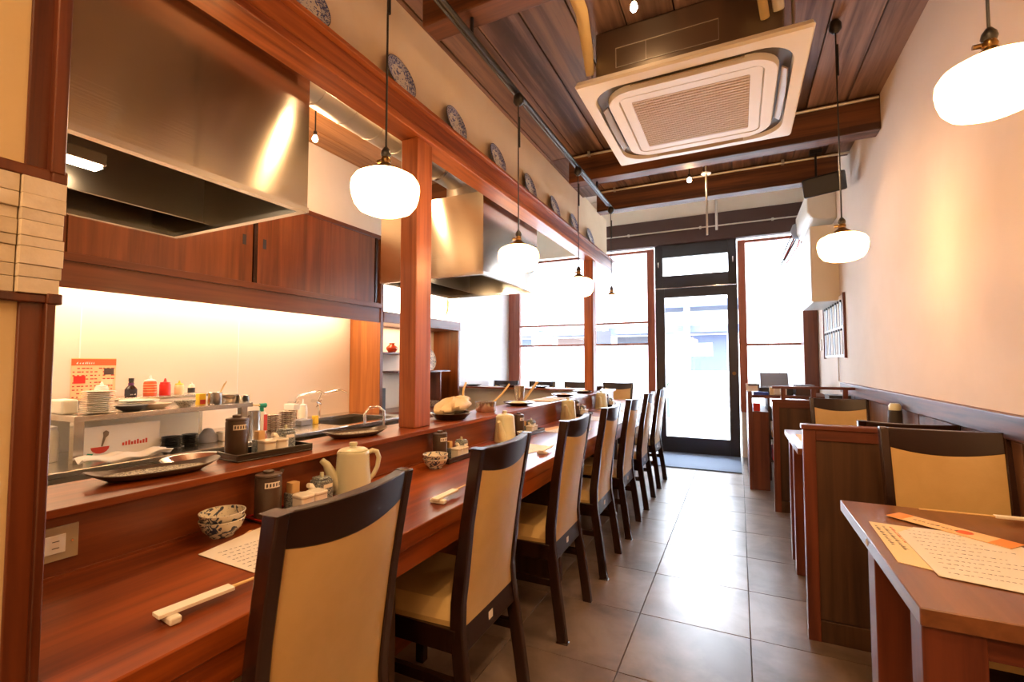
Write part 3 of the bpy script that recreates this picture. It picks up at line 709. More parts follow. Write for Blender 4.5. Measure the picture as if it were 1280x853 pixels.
# ------------------------------------------------------------------ on the ledge
def longplate(lab, cx, cy, z, L, Wd, rz=0, mt='glazed_plate'):
    t = thing('oval_platter', lab, 'platter', (cx, cy, z), 'long oval platters on the ledge', rz)
    def sect(k):  # rings of an elongated dish
        return k
    rings = [(0, .004), (.55, .004), (.62, 0), (.68, .001), (.90, .008), (1.0, .016), (.985, .018), (.86, .011), (.70, .007), (0, .006)]
    g = G(); n = 36; vs = []; m_ = len(rings)
    for k in range(n):
        a = 2 * pi * k / n; ca, sa = math.cos(a), math.sin(a)
        px_ = math.copysign(abs(ca) ** .75, ca) * Wd / 2; py_ = math.copysign(abs(sa) ** .9, sa) * L / 2
        for (q, zz) in rings: vs.append((px_ * q, py_ * q, zz + .012 * abs(sa) ** 4 * (q > .8)))
    g.add(vs, [(k * m_ + i, ((k + 1) % n) * m_ + i, ((k + 1) % n) * m_ + i + 1, k * m_ + i + 1) for k in range(n) for i in range(m_ - 1)], True)
    g.build('dish', 'brown_ceramic', t, local=True)
    g = G(); vs = []
    for k in range(n):
        a = 2 * pi * k / n; ca, sa = math.cos(a), math.sin(a)
        px_ = math.copysign(abs(ca) ** .75, ca) * Wd / 2 * .80; py_ = math.copysign(abs(sa) ** .9, sa) * L / 2 * .75; vs.append((px_, py_, .0118))
    g.add(vs, [tuple(range(n))]); g.build('glazed_centre', mt, t, local=True)
    return t
longplate('long dark oval platter at the near end of the ledge', -1.345, .690, .863, .285, .115, -.25)
longplate('long dark oval platter on the ledge just before the nearer post', -1.355, 1.390, .863, .26, .115, -.35)
condiments('f', -1.345, .93, .863, -.10, 'black', 1.1, 'on the ledge between the two oval platters', .17)
# bread basket
t = thing('bread_basket', 'dark woven basket on the ledge holding a bag', 'basket', (-1.335, 2.03, .863))
G().lathe([(0, 0), (.075, 0), (.078, .004), (.105, .030), (.110, .032), (.103, .033), (.072, .008), (0, .006)], n=36).build('basket', 'dark_lacquer', t, local=True)
g = G(); rnd = random.Random(5)
def bag(u, v):
    a = 2 * pi * u; ph = pi * v; k = 1 + .14 * math.sin(3 * a + 4 * v) + .10 * math.sin(7 * a + 9 * v) + .05 * math.sin(15 * a - 11 * v)
    return (.085 * k * math.sin(ph) * math.cos(a) * .8, .125 * k * math.sin(ph) * math.sin(a) + .015, .045 - .036 * k * math.cos(ph) + .018 * math.sin(a) * math.sin(ph))
g.grid(bag, 28, 14); tag(g.build('bread_bag', 'bread', None, 0, local=True, loc=(-1.335, 2.05, .885)), 'crumpled translucent bag of bread in the dark basket on the ledge', 'bag')
def pan(name, lab, x, y, z, r, h, mt='steel_plain', hand=None, sticks=0):
    t = thing(name, lab, 'pot', (x, y, z))
    G().lathe([(0, 0), (r * .92, 0), (r, .006), (r, h), (r * 1.06, h + .002), (r * .97, h), (r * .95, .006), (0, .004)], n=28).build('body', mt, t, local=True)
    if hand: G().tube(hand, .006, 8).build('handle', 'bamboo', t, local=True)
    return t
pan('small_saucepan', 'small steel saucepan with pale handle on the ledge beyond the bread', -1.345, 2.42, .863, .060, .055, hand=[(.02, .055, .05), (.03, .15, .095), (.03, .25, .15)])
pan('small_saucepan', 'small steel saucepan with spoon nearest the white tiled wall side of the ledge', -1.425, 2.27, .863, .034, .045, hand=[(.0, .02, .045), (-.02, .06, .13), (-.02, .09, .17)])
def dish(lab, x, y, z, r, mt='dark_lacquer', h=.022, grp='shallow dishes on the ledge', food=None):
    t = thing('shallow_dish', lab, 'dish', (x, y, z), grp)
    G().lathe([(0, 0), (r * .5, 0), (r * .55, .003), (r * .9, h * .6), (r, h), (r * .96, h), (r * .5, h * .35), (0, h * .3)], n=28).build('dish', mt, t, local=True)
    if food: G().lathe([(r * .7, h * .65), (r * .4, h * 1.1), (0, h * 1.25)], n=16).build('food', food, t, local=True)
    return t
dish('brown shallow dish on the ledge between bread bag and tall jug', -1.345, 2.88, .863, .110, food='bread')
dish('dark shallow dish on the ledge left of the fourth chair', -1.345, 3.78, .863, .105, food='cork')
dish('dark shallow dish on the ledge just before the far post', -1.345, 4.32, .863, .095, food='bread')
dish('dark shallow dish on the far ledge nearest the white tiled wall', -2.95, 4.98, .863, .11)
dish('dark shallow dish in the middle of the far ledge', -2.45, 4.98, .863, .12)
dish('dark shallow dish on the far ledge near the window centre', -2.05, 4.98, .863, .10)
dish('round dark dish at the corner of the ledge behind the far post', -1.36, 4.86, .863, .075, 'brown_ceramic', .04)
t = G().lathe([(0, 0), (.030, 0), (.040, .12), (.038, .12), (.028, .006), (0, .006)], n=20).build('steel_jug', 'steel_plain', None, 0, local=True, loc=(-1.425, 3.06, .863)); tag(t, 'bright steel tumbler on the ledge beyond the bread', 'tumbler')
t = thing('bamboo_ladle', 'pale wooden ladle sticking up behind the ledge', 'ladle', (-1.62, 3.55, .765)); G().tube([(-1.62, 3.50, .80), (-1.52, 3.62, .99)], [.010, .012], 8).build('handle', 'bamboo', t); G().lathe([(0, 0), (.03, .004), (.035, .035), (.032, .035), (0, .008)], (-1.62, 3.50, .766), 16).build('cup', 'bamboo', t)
t = thing('cloth', 'white folded paper cloths on the ledge left of the fourth chair', 'cloth', (-1.33, 3.38, .863)); poly([(-1.42, 3.18), (-1.24, 3.20), (-1.25, 3.60), (-1.43, 3.56)], .863, .868).build('sheet', 'paper_white', t); poly([(-1.40, 3.20), (-1.26, 3.24), (-1.27, 3.52), (-1.40, 3.46)], .868, .873).build('sheet', 'paper_white', t)

# ------------------------------------------------------------------ plates on the lintel ledge
p0 = None
for i, y in enumerate((.60, 1.09, 1.585, 2.03, 2.50, 3.0, 3.5, 4.0, 4.5)):
    lab = 'blue and white patterned plate leaning on the half wall, %s from the viewer' % ('nearest', 'second', 'third', 'fourth', 'fifth', 'sixth', 'seventh', 'eighth', 'farthest')[i]
    if p0 is None:
        p0 = thing('display_plate', lab, 'plate', (-1.292, y, 2.313), 'blue and white plates on the lintel ledge')
        M = Matrix.Translation((-.028, 0, .093)) @ Matrix.Rotation(R(76), 4, 'Y')
        def lm(prof, n=36):
            g = G().lathe(prof, n=n); g.v = [tuple(M @ Vector(v)) for v in g.v]; return g
        lm([(0, 0), (.05, 0), (.055, -.003), (.06, 0), (.092, .012), (.093, .014), (.091, .0145), (.060, .004), (0, .003)]).build('rim', 'blue_plate', p0, local=True)
        lm([(.058, .0045), (0, .0036)]).build('centre', 'blue_plate_centre', p0, local=True)
        lm([(.0935, .0125), (.0945, .014), (.0915, .0155)]).build('edge', 'ext_blue', p0, local=True)
    else: dup(p0, (-1.292, y, 2.313), 0, lab)

# ------------------------------------------------------------------ pendant lamps and rail
rl = thing('lighting_rail', 'black lighting rail running along the ceiling above the chairs', 'rail', (-.96, 2.5, 2.49))
G().tube([(-.96, .2, 2.49), (-.96, 4.0, 2.49)], .013, 10).build('rail', 'black_metal', rl)
G().tube([(-.985, .2, 2.497), (-.985, 3.9, 2.497)], .007, 8).build('cable', 'black_metal', rl)
for y in (1.60, 3.49): G().tube([(-.96, y, 2.49), (-.96, y, 2.57)], .008, 8).build('hanger', 'black_metal', rl)
pend0 = None
for i, (x, y, z, zt, lab) in enumerate(((-.935, 1.065, 1.655, 2.476, 'glowing white glass pendant lamp over the counter, largest and nearest on the left'), (-.95, 2.03, 1.655, 2.476, 'glowing white glass pendant lamp in front of the farther steel hood'),
        (-.95, 2.98, 1.655, 2.476, 'glowing white glass pendant lamp in front of the far post'), (-.95, 3.88, 1.655, 2.476, 'pendant lamp against the window, farthest on the rail'),
        (.444, 2.59, 1.685, ZC, 'glowing white pendant lamp on the right before the wall cabinet'), (.540, 1.43, 1.79, ZC, 'glowing white pendant lamp in the upper right corner'))):
    t = thing('pendant_lamp', lab, 'lamp', (x, y, z), 'milk glass pendant lamps')
    prof = [(.030, .068), (.038, .062), (.066, .056), (.088, .044), (.098, .028), (.100, .010), (.097, -.012), (.090, -.034), (.076, -.052), (.052, -.062), (0, -.064)]
    G().lathe(prof[::-1], n=32).build('glass_shade', 'shade_glass', t, local=True)
    G().lathe([(.0, .110), (.012, .108), (.016, .098), (.013, .090), (.022, .082), (.036, .072), (.037, .064), (.030, .063), (0, .066)][::-1], n=20).build('gallery', 'brass', t, local=True)
    G().lathe([(0, .140), (.006, .138), (.014, .126), (.016, .116), (.013, .108), (0, .106)][::-1], n=16).build('socket', 'black_metal', t, local=True)
    G().tube([(-.030, 0, .100), (-.012, 0, .100)], .006, 8).build('switch_key', 'brass', t, local=True)
    G().tube([(0, 0, .13), (0, 0, zt - z)], .0032, 6).build('cord', 'black_metal', t, local=True)
    G().lathe([(0, 0), (.016, -.002), (.026, -.020), (.026, -.045), (.012, -.062), (0, -.064)][::-1], (0, 0, zt - z), 16).build('ceiling_cup', 'black_metal', t, local=True)
    G().tube([(.0045, 0, zt - z - .12), (.0045, 0, zt - z - .27)], .006, 6).build('cord_tie', 'black_metal', t, local=True)
# bare bulbs
def spot(name, lab, x, y, z, zt, target=None, power=0, horn=False):
    t = thing(name, lab, 'spotlight', (x, y, z), 'small bare spot bulbs')
    G().lathe([(0, -.016), (.010, -.013), (.016, 0), (.012, .014), (.006, .022), (0, .024)], n=14).build('bulb', 'bulb', t, local=True)
    G().tube([(0, 0, .022), (0, 0, .045)], .011, 10).build('socket', 'black_metal', t, local=True)
    G().tube([(0, 0, .04), (0, 0, zt - z)], .004, 6).build('stem', 'black_metal', t, local=True)
    G().lathe([(0, 0), (.032, 0), (.035, -.012), (0, -.014)][::-1], (0, 0, zt - z), 18).build('ceiling_rose', 'chrome', t, local=True)
    if power:
        d = Vector(target) - Vector((x, y, z)); o = lamp('SPOT', (x, y, z - .02), power, WARM, .02, d.to_track_quat('-Z', 'Y').to_euler(), 'spot_light', t, ang=R(80))
    return t
spot('spot_lamp', 'small starry bulb hanging in the kitchen beside the nearer hood', -2.19, 1.89, 2.45, ZC, None, 0)
spot('spot_lamp', 'small starry bulb under the beam beyond the air conditioner', -.30, 3.63, 2.50, ZC, (.75, 3.05, 1.5), 22)
spot('spot_lamp', 'bare spot bulb before the front face of the air conditioner box', -.36, 1.90, 2.62, ZC, (-1.2, 1.4, .8), 30)
spot('spot_lamp', 'added unseen spot bulb near the ceiling behind the viewer', .1, .3, 2.62, ZC, (.5, 1.3, .7), 26)  # extra spot out of view, added to light the foreground
t = thing('sprinkler_pipe', 'thin white pipe with round plate hanging beside the small bulb', 'pipe', (-.19, 3.72, 2.0))
G().lathe([(0, 0), (.034, 0), (.036, -.008), (0, -.012)][::-1], (-.19, 3.72, 2.57), 18).build('plate', 'white_plastic', t)
G().tube([(-.19, 3.72, 2.10), (-.19, 3.72, 2.76)], .007, 8).build('stem', 'galvanised', t)

# ------------------------------------------------------------------ ceiling air conditioner
ac = thing('ceiling_air_conditioner', 'large square cream ceiling cassette air conditioner hanging over the aisle', 'air conditioner', (-.19, 2.56, 2.45))
def sq(r, hx, n=8, cx=-.19, cy=2.56):
    pts = []
    for sx, sy, a0 in ((1, 1, 0), (-1, 1, 90), (-1, -1, 180), (1, -1, 270)):
        for k in range(n + 1):
            a = R(a0 + 90 * k / n); pts.append((cx + sx * (hx - r) + r * math.cos(a), cy + sy * (hx - r) + r * math.sin(a)))
    return pts
def loft(g, rings):
    n = len(rings[0][0]); vs = [(p[0], p[1], z) for pts, z in rings for p in pts]
    g.add(vs, [(i * n + k, i * n + (k + 1) % n, (i + 1) * n + (k + 1) % n, (i + 1) * n + k) for i in range(len(rings) - 1) for k in range(n)], False); return g
g = loft(G(), [(sq(.012, .480), 2.482), (sq(.012, .487), 2.462), (sq(.012, .480), 2.450), (sq(.14, .430), 2.446), (sq(.14, .425), 2.470)]); g.build('fascia', 'ac_panel', ac)
g = loft(G(), [(sq(.13, .378), 2.470), (sq(.13, .376), 2.448), (sq(.12, .372), 2.441), (sq(.05, .322), 2.441), (sq(.03, .317), 2.447)]); g.build('inner_panel', 'ac_panel', ac)
loft(G(), [(sq(.14, .426), 2.468), (sq(.13, .380), 2.468)]).build('air_slot', 'ac_dark', ac)
for k in range(4):
    a = k * pi / 2; M = Matrix.Translation((-.19, 2.56, 2.452)) @ Matrix.Rotation(a, 4, 'Z') @ Matrix.Translation((.400, 0, 0)) @ Matrix.Rotation(R(38), 4, 'Y')
    g = G(); g.v = []
    pts = [(-.014, -.24), (.014, -.24), (.020, -.12), (.022, 0), (.020, .12), (.014, .24), (-.014, .24)]
    vs = [M @ Vector((p[0], p[1], zz)) for zz in (-.003, .003) for p in pts]; n = 7
    g.add(vs, [tuple(range(n))[::-1], tuple(range(n, 2 * n))] + [(i, (i + 1) % n, n + (i + 1) % n, n + i) for i in range(n)]); g.build('louvre_flap', 'ac_flap', ac, .001)
box(-.19 - .317, -.19 + .317, 2.56 - .317, 2.56 + .317, 2.452, 2.470).build('grille_frame', 'ac_panel', ac)
box(-.19 - .264, -.19 + .264, 2.56 - .264, 2.56 + .264, 2.4505, 2.453).build('grille_recess', 'ac_dark', ac)
g = loft(G(), [(sq(.03, .313), 2.4525), (sq(.03, .313), 2.443), (sq(.01, .264), 2.443), (sq(.01, .264), 2.4525)]); g.build('grille_border', 'ac_panel', ac)
for k in range(22):
    y = 2.56 - .252 + k * .024
    box(-.19 - .263, -.19 + .263, y - .0065, y + .0065, 2.4435, 2.450).build('grille_bar', 'ac_grille', ac)
g = G()
for k in range(40):
    x = -.19 - .26 + k * .0133; g.box(x - .0015, x + .0015, 2.56 - .263, 2.56 + .263, 2.446, 2.4495)
g.build('grille_mesh', 'ac_grille', ac)['kind'] = 'stuff'
box(-.60, .20, 2.17, 2.95, 2.49, 2.76).build('housing', 'steel_dark', ac, .01)
g = G()
for (a, b, c, d) in ((-.50, -.05, 2.56, 2.562), (-.50, -.05, 2.655, 2.657), (-.50, -.498, 2.56, 2.657), (-.05, -.048, 2.56, 2.657), (-.36, -.358, 2.56, 2.657)): g.box(a, b, 2.166, 2.17, c, d)
g.build('housing_seam', 'galvanised', ac)
G().tube([(-.60, 1.70, 2.745), (-.60, 1.95, 2.72), (-.625, 2.13, 2.65), (-.635, 2.20, 2.58)], [.028, .028, .026, .020], 12).build('insulated_pipe', 'insulation', ac)
for (x, y) in ((-.64, 2.25), (.24, 2.25), (-.64, 2.88), (.24, 2.88)):
    box(x - .03, x + .03, y - .012, y + .012, 2.50, 2.515).build('hanging_bracket', 'galvanised', ac); G().tube([(x, y, 2.49), (x, y, 2.77)], .006, 8).build('hanger_rod', 'galvanised', ac)
G().tube([(.06, 1.80, 2.745), (.10, 2.02, 2.70), (.13, 2.17, 2.60)], .018, 10).build('drain_pipe', 'insulation', ac)
G().tube([(.13, 1.80, 2.745), (.16, 2.05, 2.72), (.18, 2.17, 2.62)], .022, 10).build('drain_pipe', 'insulation_white', ac)

# speaker, wall AC, wall cabinet, chart
t = thing('loudspeaker', 'black loudspeaker hung from the beam end on the right', 'speaker', (.60, 4.10, 2.40))
G().box(-.12, .12, -.085, .085, -.07, .07, rot_at((.60, 4.08, 2.475), R(-25), R(18))).build('cabinet', 'black', t, .012)
G().tube([(.56, 4.15, 2.53), (.56, 4.15, 2.75)], .008, 8).build('bracket', 'black_metal', t); box(.52, .60, 4.12, 4.18, 2.74, 2.768).build('bracket_plate', 'black_metal', t)
t = thing('wall_air_conditioner', 'cream wall air conditioner high on the right wall near the front', 'air conditioner', (.7, 5.2, 2.42))
G().prism([(.58, 2.50), (.62, 2.44), (.70, 2.42), (XR, 2.42), (XR, 2.72), (.62, 2.72), (.58, 2.68)], 4.86, 5.75, 'y').build('body', 'ac_panel', t, .01)
G().prism([(.60, 2.455), (.68, 2.425), (.69, 2.43), (.61, 2.465)], 4.90, 5.70, 'y').build('louvre', 'white_plastic', t)
t = thing('wall_cabinet', 'tall white box cabinet mounted on the right wall by the window', 'cabinet', (.7, 5.2, 1.69))
box(.60, XR, 4.84, 5.60, 1.69, 2.36).build('body', 'peach_box', t, .004); box(.592, .60, 4.84, 5.60, 1.695, 2.355).build('front_panel', 'white_plastic', t, .003)
box(.605, XR, 4.84, 5.6, 1.684, 1.69).build('base_plate', 'galvanised', t)
t = thing('wiring_bundle', 'bundle of grey and red cables hanging beside the wall air conditioner', 'cables', (.56, 5.9, 2.3))
for k in range(7):
    a = random.uniform(-.06, .06); G().tube([(.74, 5.75, 2.62 - .02 * k), (.62 + a, 5.78, 2.56 + a), (.55 + a, 5.80, 2.36 + .03 * k), (.46 + a * .6, 5.80, 2.20 + .02 * k)], .006, 6).build('cable', ('black', 'ink_red', 'grey_plastic')[k % 3], t)
G().lathe([(0, -.09), (.05, -.07), (.075, 0), (.05, .07), (0, .09)], (.60, 5.74, 2.55), 12).build('wrapped_joint', 'grey_plastic', t)
t = thing('paper_chart', 'framed board of hanging slips on the right wall', 'notice board', (.79, 5.1, 1.21))
box(XR - .012, XR, 4.64, 5.62, 1.20, 1.72).build('board', 'white_plastic', t)
box(XR - .020, XR, 4.62, 4.64, 1.19, 1.73).build('frame_edge', 'frame_red', t); box(XR - .020, XR, 5.62, 5.64, 1.19, 1.73).build('frame_edge', 'frame_red', t)
for r_i, zz in enumerate((1.66, 1.42)):
    for k in range(8):
        y = 4.70 + k * .112; box(XR - .018, XR - .014, y, y + .075, zz - .20, zz).build('slip', ('grey_plastic', 'paper_white', 'grey_plastic', 'paper_white')[(k + r_i) % 4], t)
        box(XR - .024, XR - .012, y + .02, y + .05, zz, zz + .02).build('clip', 'black', t)
t = box(XR - .010, XR, 5.86, 5.95, 1.28, 1.40).build('light_switch', 'white_plastic', None, .002); tag(t, 'white switch plate on the right wall beside the corner post', 'switch')
t = G().tube([(XR - .01, 4.95, .99), (XR - .01, 4.95, 1.20)], .006, 8).build('wall_cable', 'white_plastic'); tag(t, 'white cable running down from the framed board', 'cable')
t = thing('wall_conduit', 'thin metal conduit across the dark beam over the door', 'pipe', (-.4, YF - .11, 2.86)); G().tube([(-1.74, YF - .105, 2.86), (.70, YF - .105, 2.86)], .009, 8).build('pipe', 'galvanised', t)
for x in (-1.3, -.4, .4): box(x - .012, x + .012, YF - .118, YF - .09, 2.845, 2.875).build('clip', 'galvanised', t)
t = thing('floor_to_beam_pipe', 'short bright vertical pipe in front of the beam over the door', 'pipe', (-.21, YF - .12, 2.80)); G().tube([(-.21, YF - .13, 2.80), (-.21, YF - .13, 3.40)], .016, 10).build('pipe', 'galvanised', t)

# ------------------------------------------------------------------ register corner
t = thing('register_counter', 'reddish wooden register counter by the front window with open shelf', 'counter', (.4, 5.2, 0))
box(.070, .105, 4.815, 5.85, 0, .885).build('side_panel', 'frame_red', t, .003)
box(.105, .235, 4.82, 4.84, 0, .69).build('end_panel', 'frame_red', t, .002)
box(.105, .235, 4.82, 5.80, .69, .705).build('lower_top', 'frame_red', t, .002)
box(.105, .78, 5.25, 5.85, .80, .83).build('counter_top', 'frame_red_x', t, .002)
box(.25, .27, 5.25, 5.85, 0, .80).build('divider', 'partition_wood', t)
for zz in (.18, .40, .58): box(.27, .77, 5.25, 5.8, zz, zz + .015).build('shelf', 'partition_wood', t)
t = thing('cash_register', 'dark cash register on the register counter below the frosted window', 'cash register', (.32, 5.5, .831))
box(.18, .48, 5.35, 5.75, .831, .90).build('drawer_unit', 'black', t, .006); G().box(-.13, .13, -.09, .09, -.006, .006, rot_at((.33, 5.58, .97), 0, R(55))).build('display', 'grey_plastic', t, .003)
g = G()
for a in range(5):
    for b in range(4): g.box(.22 + a * .045, .255 + a * .045, 5.38 + b * .04, 5.41 + b * .04, .90, .908)
g.build('keys', 'grey_plastic', t)['kind'] = 'stuff'
for i, (x0, x1, y0, y1, z0, z1, m_, l, nm, c) in enumerate((
    (.13, .26, 5.255, 5.345, .831, .86, 'blue_plastic', 'blue tray on the register counter', 'paper_tray', 'tray'),
    (.115, .17, 4.86, 4.94, .706, .775, 'red_plastic', 'red pen pot on the low shelf of the register counter', 'pen_pot', 'pot'),
    (.27, .31, 5.26, 5.29, .831, .91, 'bread', 'tan envelope standing on the register counter', 'envelope', 'envelope'),
    (.50, .66, 5.32, 5.6, .831, .93, 'ext_brown', 'brown cardboard box on the register counter near the wall', 'cardboard_box', 'box'),
    (.62, .76, 4.30, 4.5, .0, .90, 'charcoal', 'dark cabinet behind the railed partition near the wall', 'dark_cabinet', 'cabinet'),
    (.30, .42, 5.30, 5.34, .831, .92, 'paper_white', 'white papers standing by the register', 'papers', 'papers'),
    (.28, .50, 5.27, 5.6, .416, .46, 'paper_orange', 'stack of orange papers on the register shelf', 'papers', 'papers'),
    (.28, .46, 5.27, 5.6, .596, .70, 'grey_plastic', 'grey box on the upper shelf of the register counter', 'storage_box', 'box'),
    (.28, .50, 5.27, 5.6, .196, .30, 'red_plastic', 'red box on the lowest shelf of the register counter', 'storage_box', 'box'))):
    tag(box(x0, x1, y0, y1, z0, z1).build(nm, m_, None, .004), l, c)
t = thing('desk_calendar', 'small white card stand at the near end of the register counter', 'card stand', (.10, 4.88, .886)); G().box(-.05, .05, -.003, .003, 0, .075, rot_at((.11, 4.88, .886), .3, -.3)).build('card', 'paper_white', t); G().box(-.05, .05, -.003, .003, 0, .072, rot_at((.118, 4.92, .886), .3, .4)).build('back', 'grey_plastic', t)
t = thing('soy_pot', 'small pale pot on the table behind the nearest partition', 'soy pot', (.735, 3.1, .721)); G().lathe([(0, 0), (.03, 0), (.034, .05), (.030, .18), (0, .18)], n=20).build('body', 'charcoal', t, local=True); G().lathe([(0, .18), (.026, .18), (.028, .20), (.02, .215), (0, .215)], n=20).build('lid', 'celadon', t, local=True)

# ------------------------------------------------------------------ kitchen: hoods, duct, cabinets
def hood(lab, y0, y1, x0=-2.23, x1=-1.412, z0=1.700, z1=2.225, ztop=None):
    t = thing('range_hood', lab, 'range hood', ((x0 + x1) / 2, (y0 + y1) / 2, z0), 'stainless range hoods'); w = .012
    box(x1 - w, x1, y0, y1, z0 + .018, z1).build('front_panel', 'steel', t)
    box(x0, x0 + w, y0, y1, z0 + .018, z1).build('back_panel', 'steel', t)
    box(x0 + w, x1 - w, y0, y0 + w, z0 + .018, z1).build('side_panel', 'steel', t)
    box(x0 + w, x1 - w, y1 - w, y1, z0 + .018, z1).build('side_panel', 'steel', t)
    box(x0 + w, x1 - w, y0 + w, y1 - w, z1 - .02, z1).build('top_panel', 'steel', t)
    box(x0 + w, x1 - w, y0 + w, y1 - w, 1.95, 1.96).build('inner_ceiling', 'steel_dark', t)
    for (a, b, c, d) in ((x1 - .022, x1 + .004, y0 - .003, y1 + .003), (x0 - .003, x0 + .022, y0 - .003, y1 + .003), (x0 + .022, x1 - .022, y0 - .003, y0 + .022), (x0 + .022, x1 - .022, y1 - .022, y1 + .003)):
        box(a, b, c, d, z0, z0 + .018).build('bottom_rim', 'insulation_white' if 0 else 'steel_plain', t)
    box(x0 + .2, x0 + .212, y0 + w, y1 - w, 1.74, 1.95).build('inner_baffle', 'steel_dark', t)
    for k in range(5): G().box(-.16, .16, -.008, .008, -.003, .003, rot_at((x0 + .42, y0 + .12 + k * .035, 1.80 + k * .02), 0, 0, R(25))).build('grease_filter_bar', 'steel_plain', t)
    box(x0 + .30, x0 + .36, y0 + .10, y0 + .42, 1.80, 1.84).build('lamp_housing', 'steel_plain', t, .004)
    box(x0 + .305, x0 + .355, y0 + .11, y0 + .41, 1.79, 1.80).build('lamp_lens', 'tube_light', t)
    return t
hood('large stainless steel range hood, the nearer one at upper left', .36, 1.19)
hood('stainless steel range hood beyond the nearer post', 2.50, 3.36)
t = thing('exhaust_duct', 'ribbed silver exhaust duct above the lintel running between the hoods', 'duct', (-1.85, 1.8, 2.41))
DX, DZ = -1.85, 2.535
G().tube([(DX, .75, DZ), (DX, 2.95, DZ)], .118, 24).build('duct_pipe', 'galvanised', t)
for k in range(8): G().tube([(DX, .98 + .2 * k, DZ), (DX, .988 + .2 * k, DZ)], .121, 24).build('seam_ring', 'galvanised', t)
G().tube([(DX, 2.60, DZ), (DX, 2.62, DZ)], .127, 24).build('joint_collar', 'steel_plain', t)
for y, zz in ((.75, 2.226), (2.95, 2.226)): G().tube([(DX, y, DZ), (DX, y, zz)], .115, 20).build('duct_drop', 'galvanised', t)
# upper cabinets
cb = thing('wall_cabinets', 'long red brown wall cabinets with sliding doors over the lit kitchen wall', 'cabinet', (-2.97, 1.6, 1.60))
box(XL, -2.82, -.3, 3.14, 1.665, 2.245).build('carcass', 'cabinet_wood_y', cb)
box(-2.835, -2.790, -.3, 3.14, 1.625, 1.665).build('bottom_rail', 'cabinet_wood_y', cb, .002)
box(-2.835, -2.795, -.3, 3.14, 2.230, 2.262).build('top_rail', 'cabinet_wood_y', cb, .002)
box(-2.815, -2.803, -.3, 3.14, 1.500, 1.625).build('light_valance', 'cabinet_wood_y', cb, .001)
yy = [.55, 1.14, 1.38 + .38, 2.43, 3.08]
for i, (a, b, off) in enumerate(((.2, 1.03, 0), (1.03, 1.95, .006), (1.98, 2.60, .006), (2.60, 3.075, 0))):
    d_ = box(-2.818 + off, -2.808 + off, a, b - .003, 1.667, 2.228).build('sliding_door', 'cabinet_wood', cb, .001)
    if i in (1, 2):
        hy = b - .06 if i == 1 else a + .05
        box(-2.808 + off - .001, -2.808 + off + .001, hy - .012, hy + .012, 1.90, 1.965).build('finger_pull', 'ink', d_, .0005)
box(-2.820, -2.796, 1.952, 1.978, 1.667, 2.228).build('door_divider', 'chair_wood', cb)
box(-2.820, -2.800, 3.078, 3.10, 1.667, 2.228).build('end_stile', 'chair_wood', cb)
tl = thing('cabinet_light', 'bright strip light under the wall cabinets', 'light', (-2.98, 1.6, 1.62))
box(-3.03, -2.93, .0, 3.05, 1.628, 1.655).build('housing', 'white_plastic', tl); box(-3.00, -2.96, .02, 3.03, 1.612, 1.628).build('tube', 'tube_light', tl)
tp = thing('end_panel', 'tall amber wood end panel right of the lit kitchen wall', 'panel', (-2.95, 3.16, 0))
box(XL, -2.80, 3.145, 3.175, 0, 1.64).build('panel', 'amber_wood', tp); box(XL, -2.80, 3.145, 3.175, 1.64, 2.262).build('upper_panel', 'cabinet_wood', tp)
box(-2.80, -2.795, 3.143, 3.177, 0, 2.262).build('edge_band', 'cabinet_wood', tp)
# soffit between cabinet top and ceiling
struct(box(XL, -2.80, YB, 4.43, 2.262, ZC).build('trim_6', 'plaster'), 'cream plaster bulkhead over the kitchen cabinets')
# display unit
du = thing('display_unit', 'open display shelving with lit top panel beyond the kitchen wall', 'shelving', (-2.97, 3.8, 0))
box(XL, -2.80, 4.40, 4.43, 0, 1.60).build('side_panel', 'cabinet_wood', du); box(XL + .013, XL + .02, 3.18, 4.40, 0, 1.52).build('back_panel', 'plaster', du)
box(XL, -2.79, 3.178, 4.43, 1.505, 1.60).build('top_board', 'cabinet_wood_y', du, .002)
box(-2.812, -2.80, 3.18, 4.42, 1.605, 1.90).build('lit_sign_panel', 'lit_panel', du)
box(XL, -2.795, 3.178, 4.43, 1.90, 1.915).build('sign_cap', 'cabinet_wood_y', du)
box(XL + .02, -2.83, 3.18, 3.80, 1.232, 1.245).build('shelf', 'cabinet_wood_y', du); box(XL + .02, -2.85, 3.45, 4.32, 1.055, 1.070).build('shelf', 'dark_post', du)
box(XL + .02, -2.83, 3.18, 4.40, .66, .70).build('base_shelf', 'cabinet_wood_y', du); box(XL + .02, -2.82, 3.18, 4.40, 0, .66).build('base_cupboard', 'cabinet_wood', du)
box(-3.12, -2.87, 4.16, 4.18, .70, 1.055).build('inner_divider', 'dark_post', du)
lamp('AREA', (-3.0, 3.7, 1.50), 3.5, WARM, 1.0, (0, 0, R(90)), 'display_light', sy=.1)
t = G().prism([(4.14, 1.64), (4.20, 1.70), (4.21, 1.80), (4.185, 1.86), (4.17, 1.80), (4.165, 1.72)], -2.8, -2.796, 'x').build('pepper_emblem', 'yellow', du)
lathe_thing('red_vase', 'small round red vase on the display shelf left of the nearer post', 'vase', (-3.0, 3.535, 1.246), [('body', [(0, 0), (.030, 0), (.055, .035), (.052, .055), (.028, .075), (.024, .085), (.032, .092), (.028, .092), (0, .07)], 'vase_red')])
lathe_thing('small_pot', 'tiny red pot at the left end of the display shelf', 'pot', (-3.0, 3.33, 1.246), [('body', [(0, 0), (.02, 0), (.034, .02), (.03, .04), (.018, .05), (0, .045)], 'vase_red')])
t = thing('round_plate', 'round patterned plate standing upright on the lower display shelf', 'plate', (-3.0, 4.13, 1.071)); M = Matrix.Translation((0, 0, .115)) @ Matrix.Rotation(R(80), 4, 'Y')
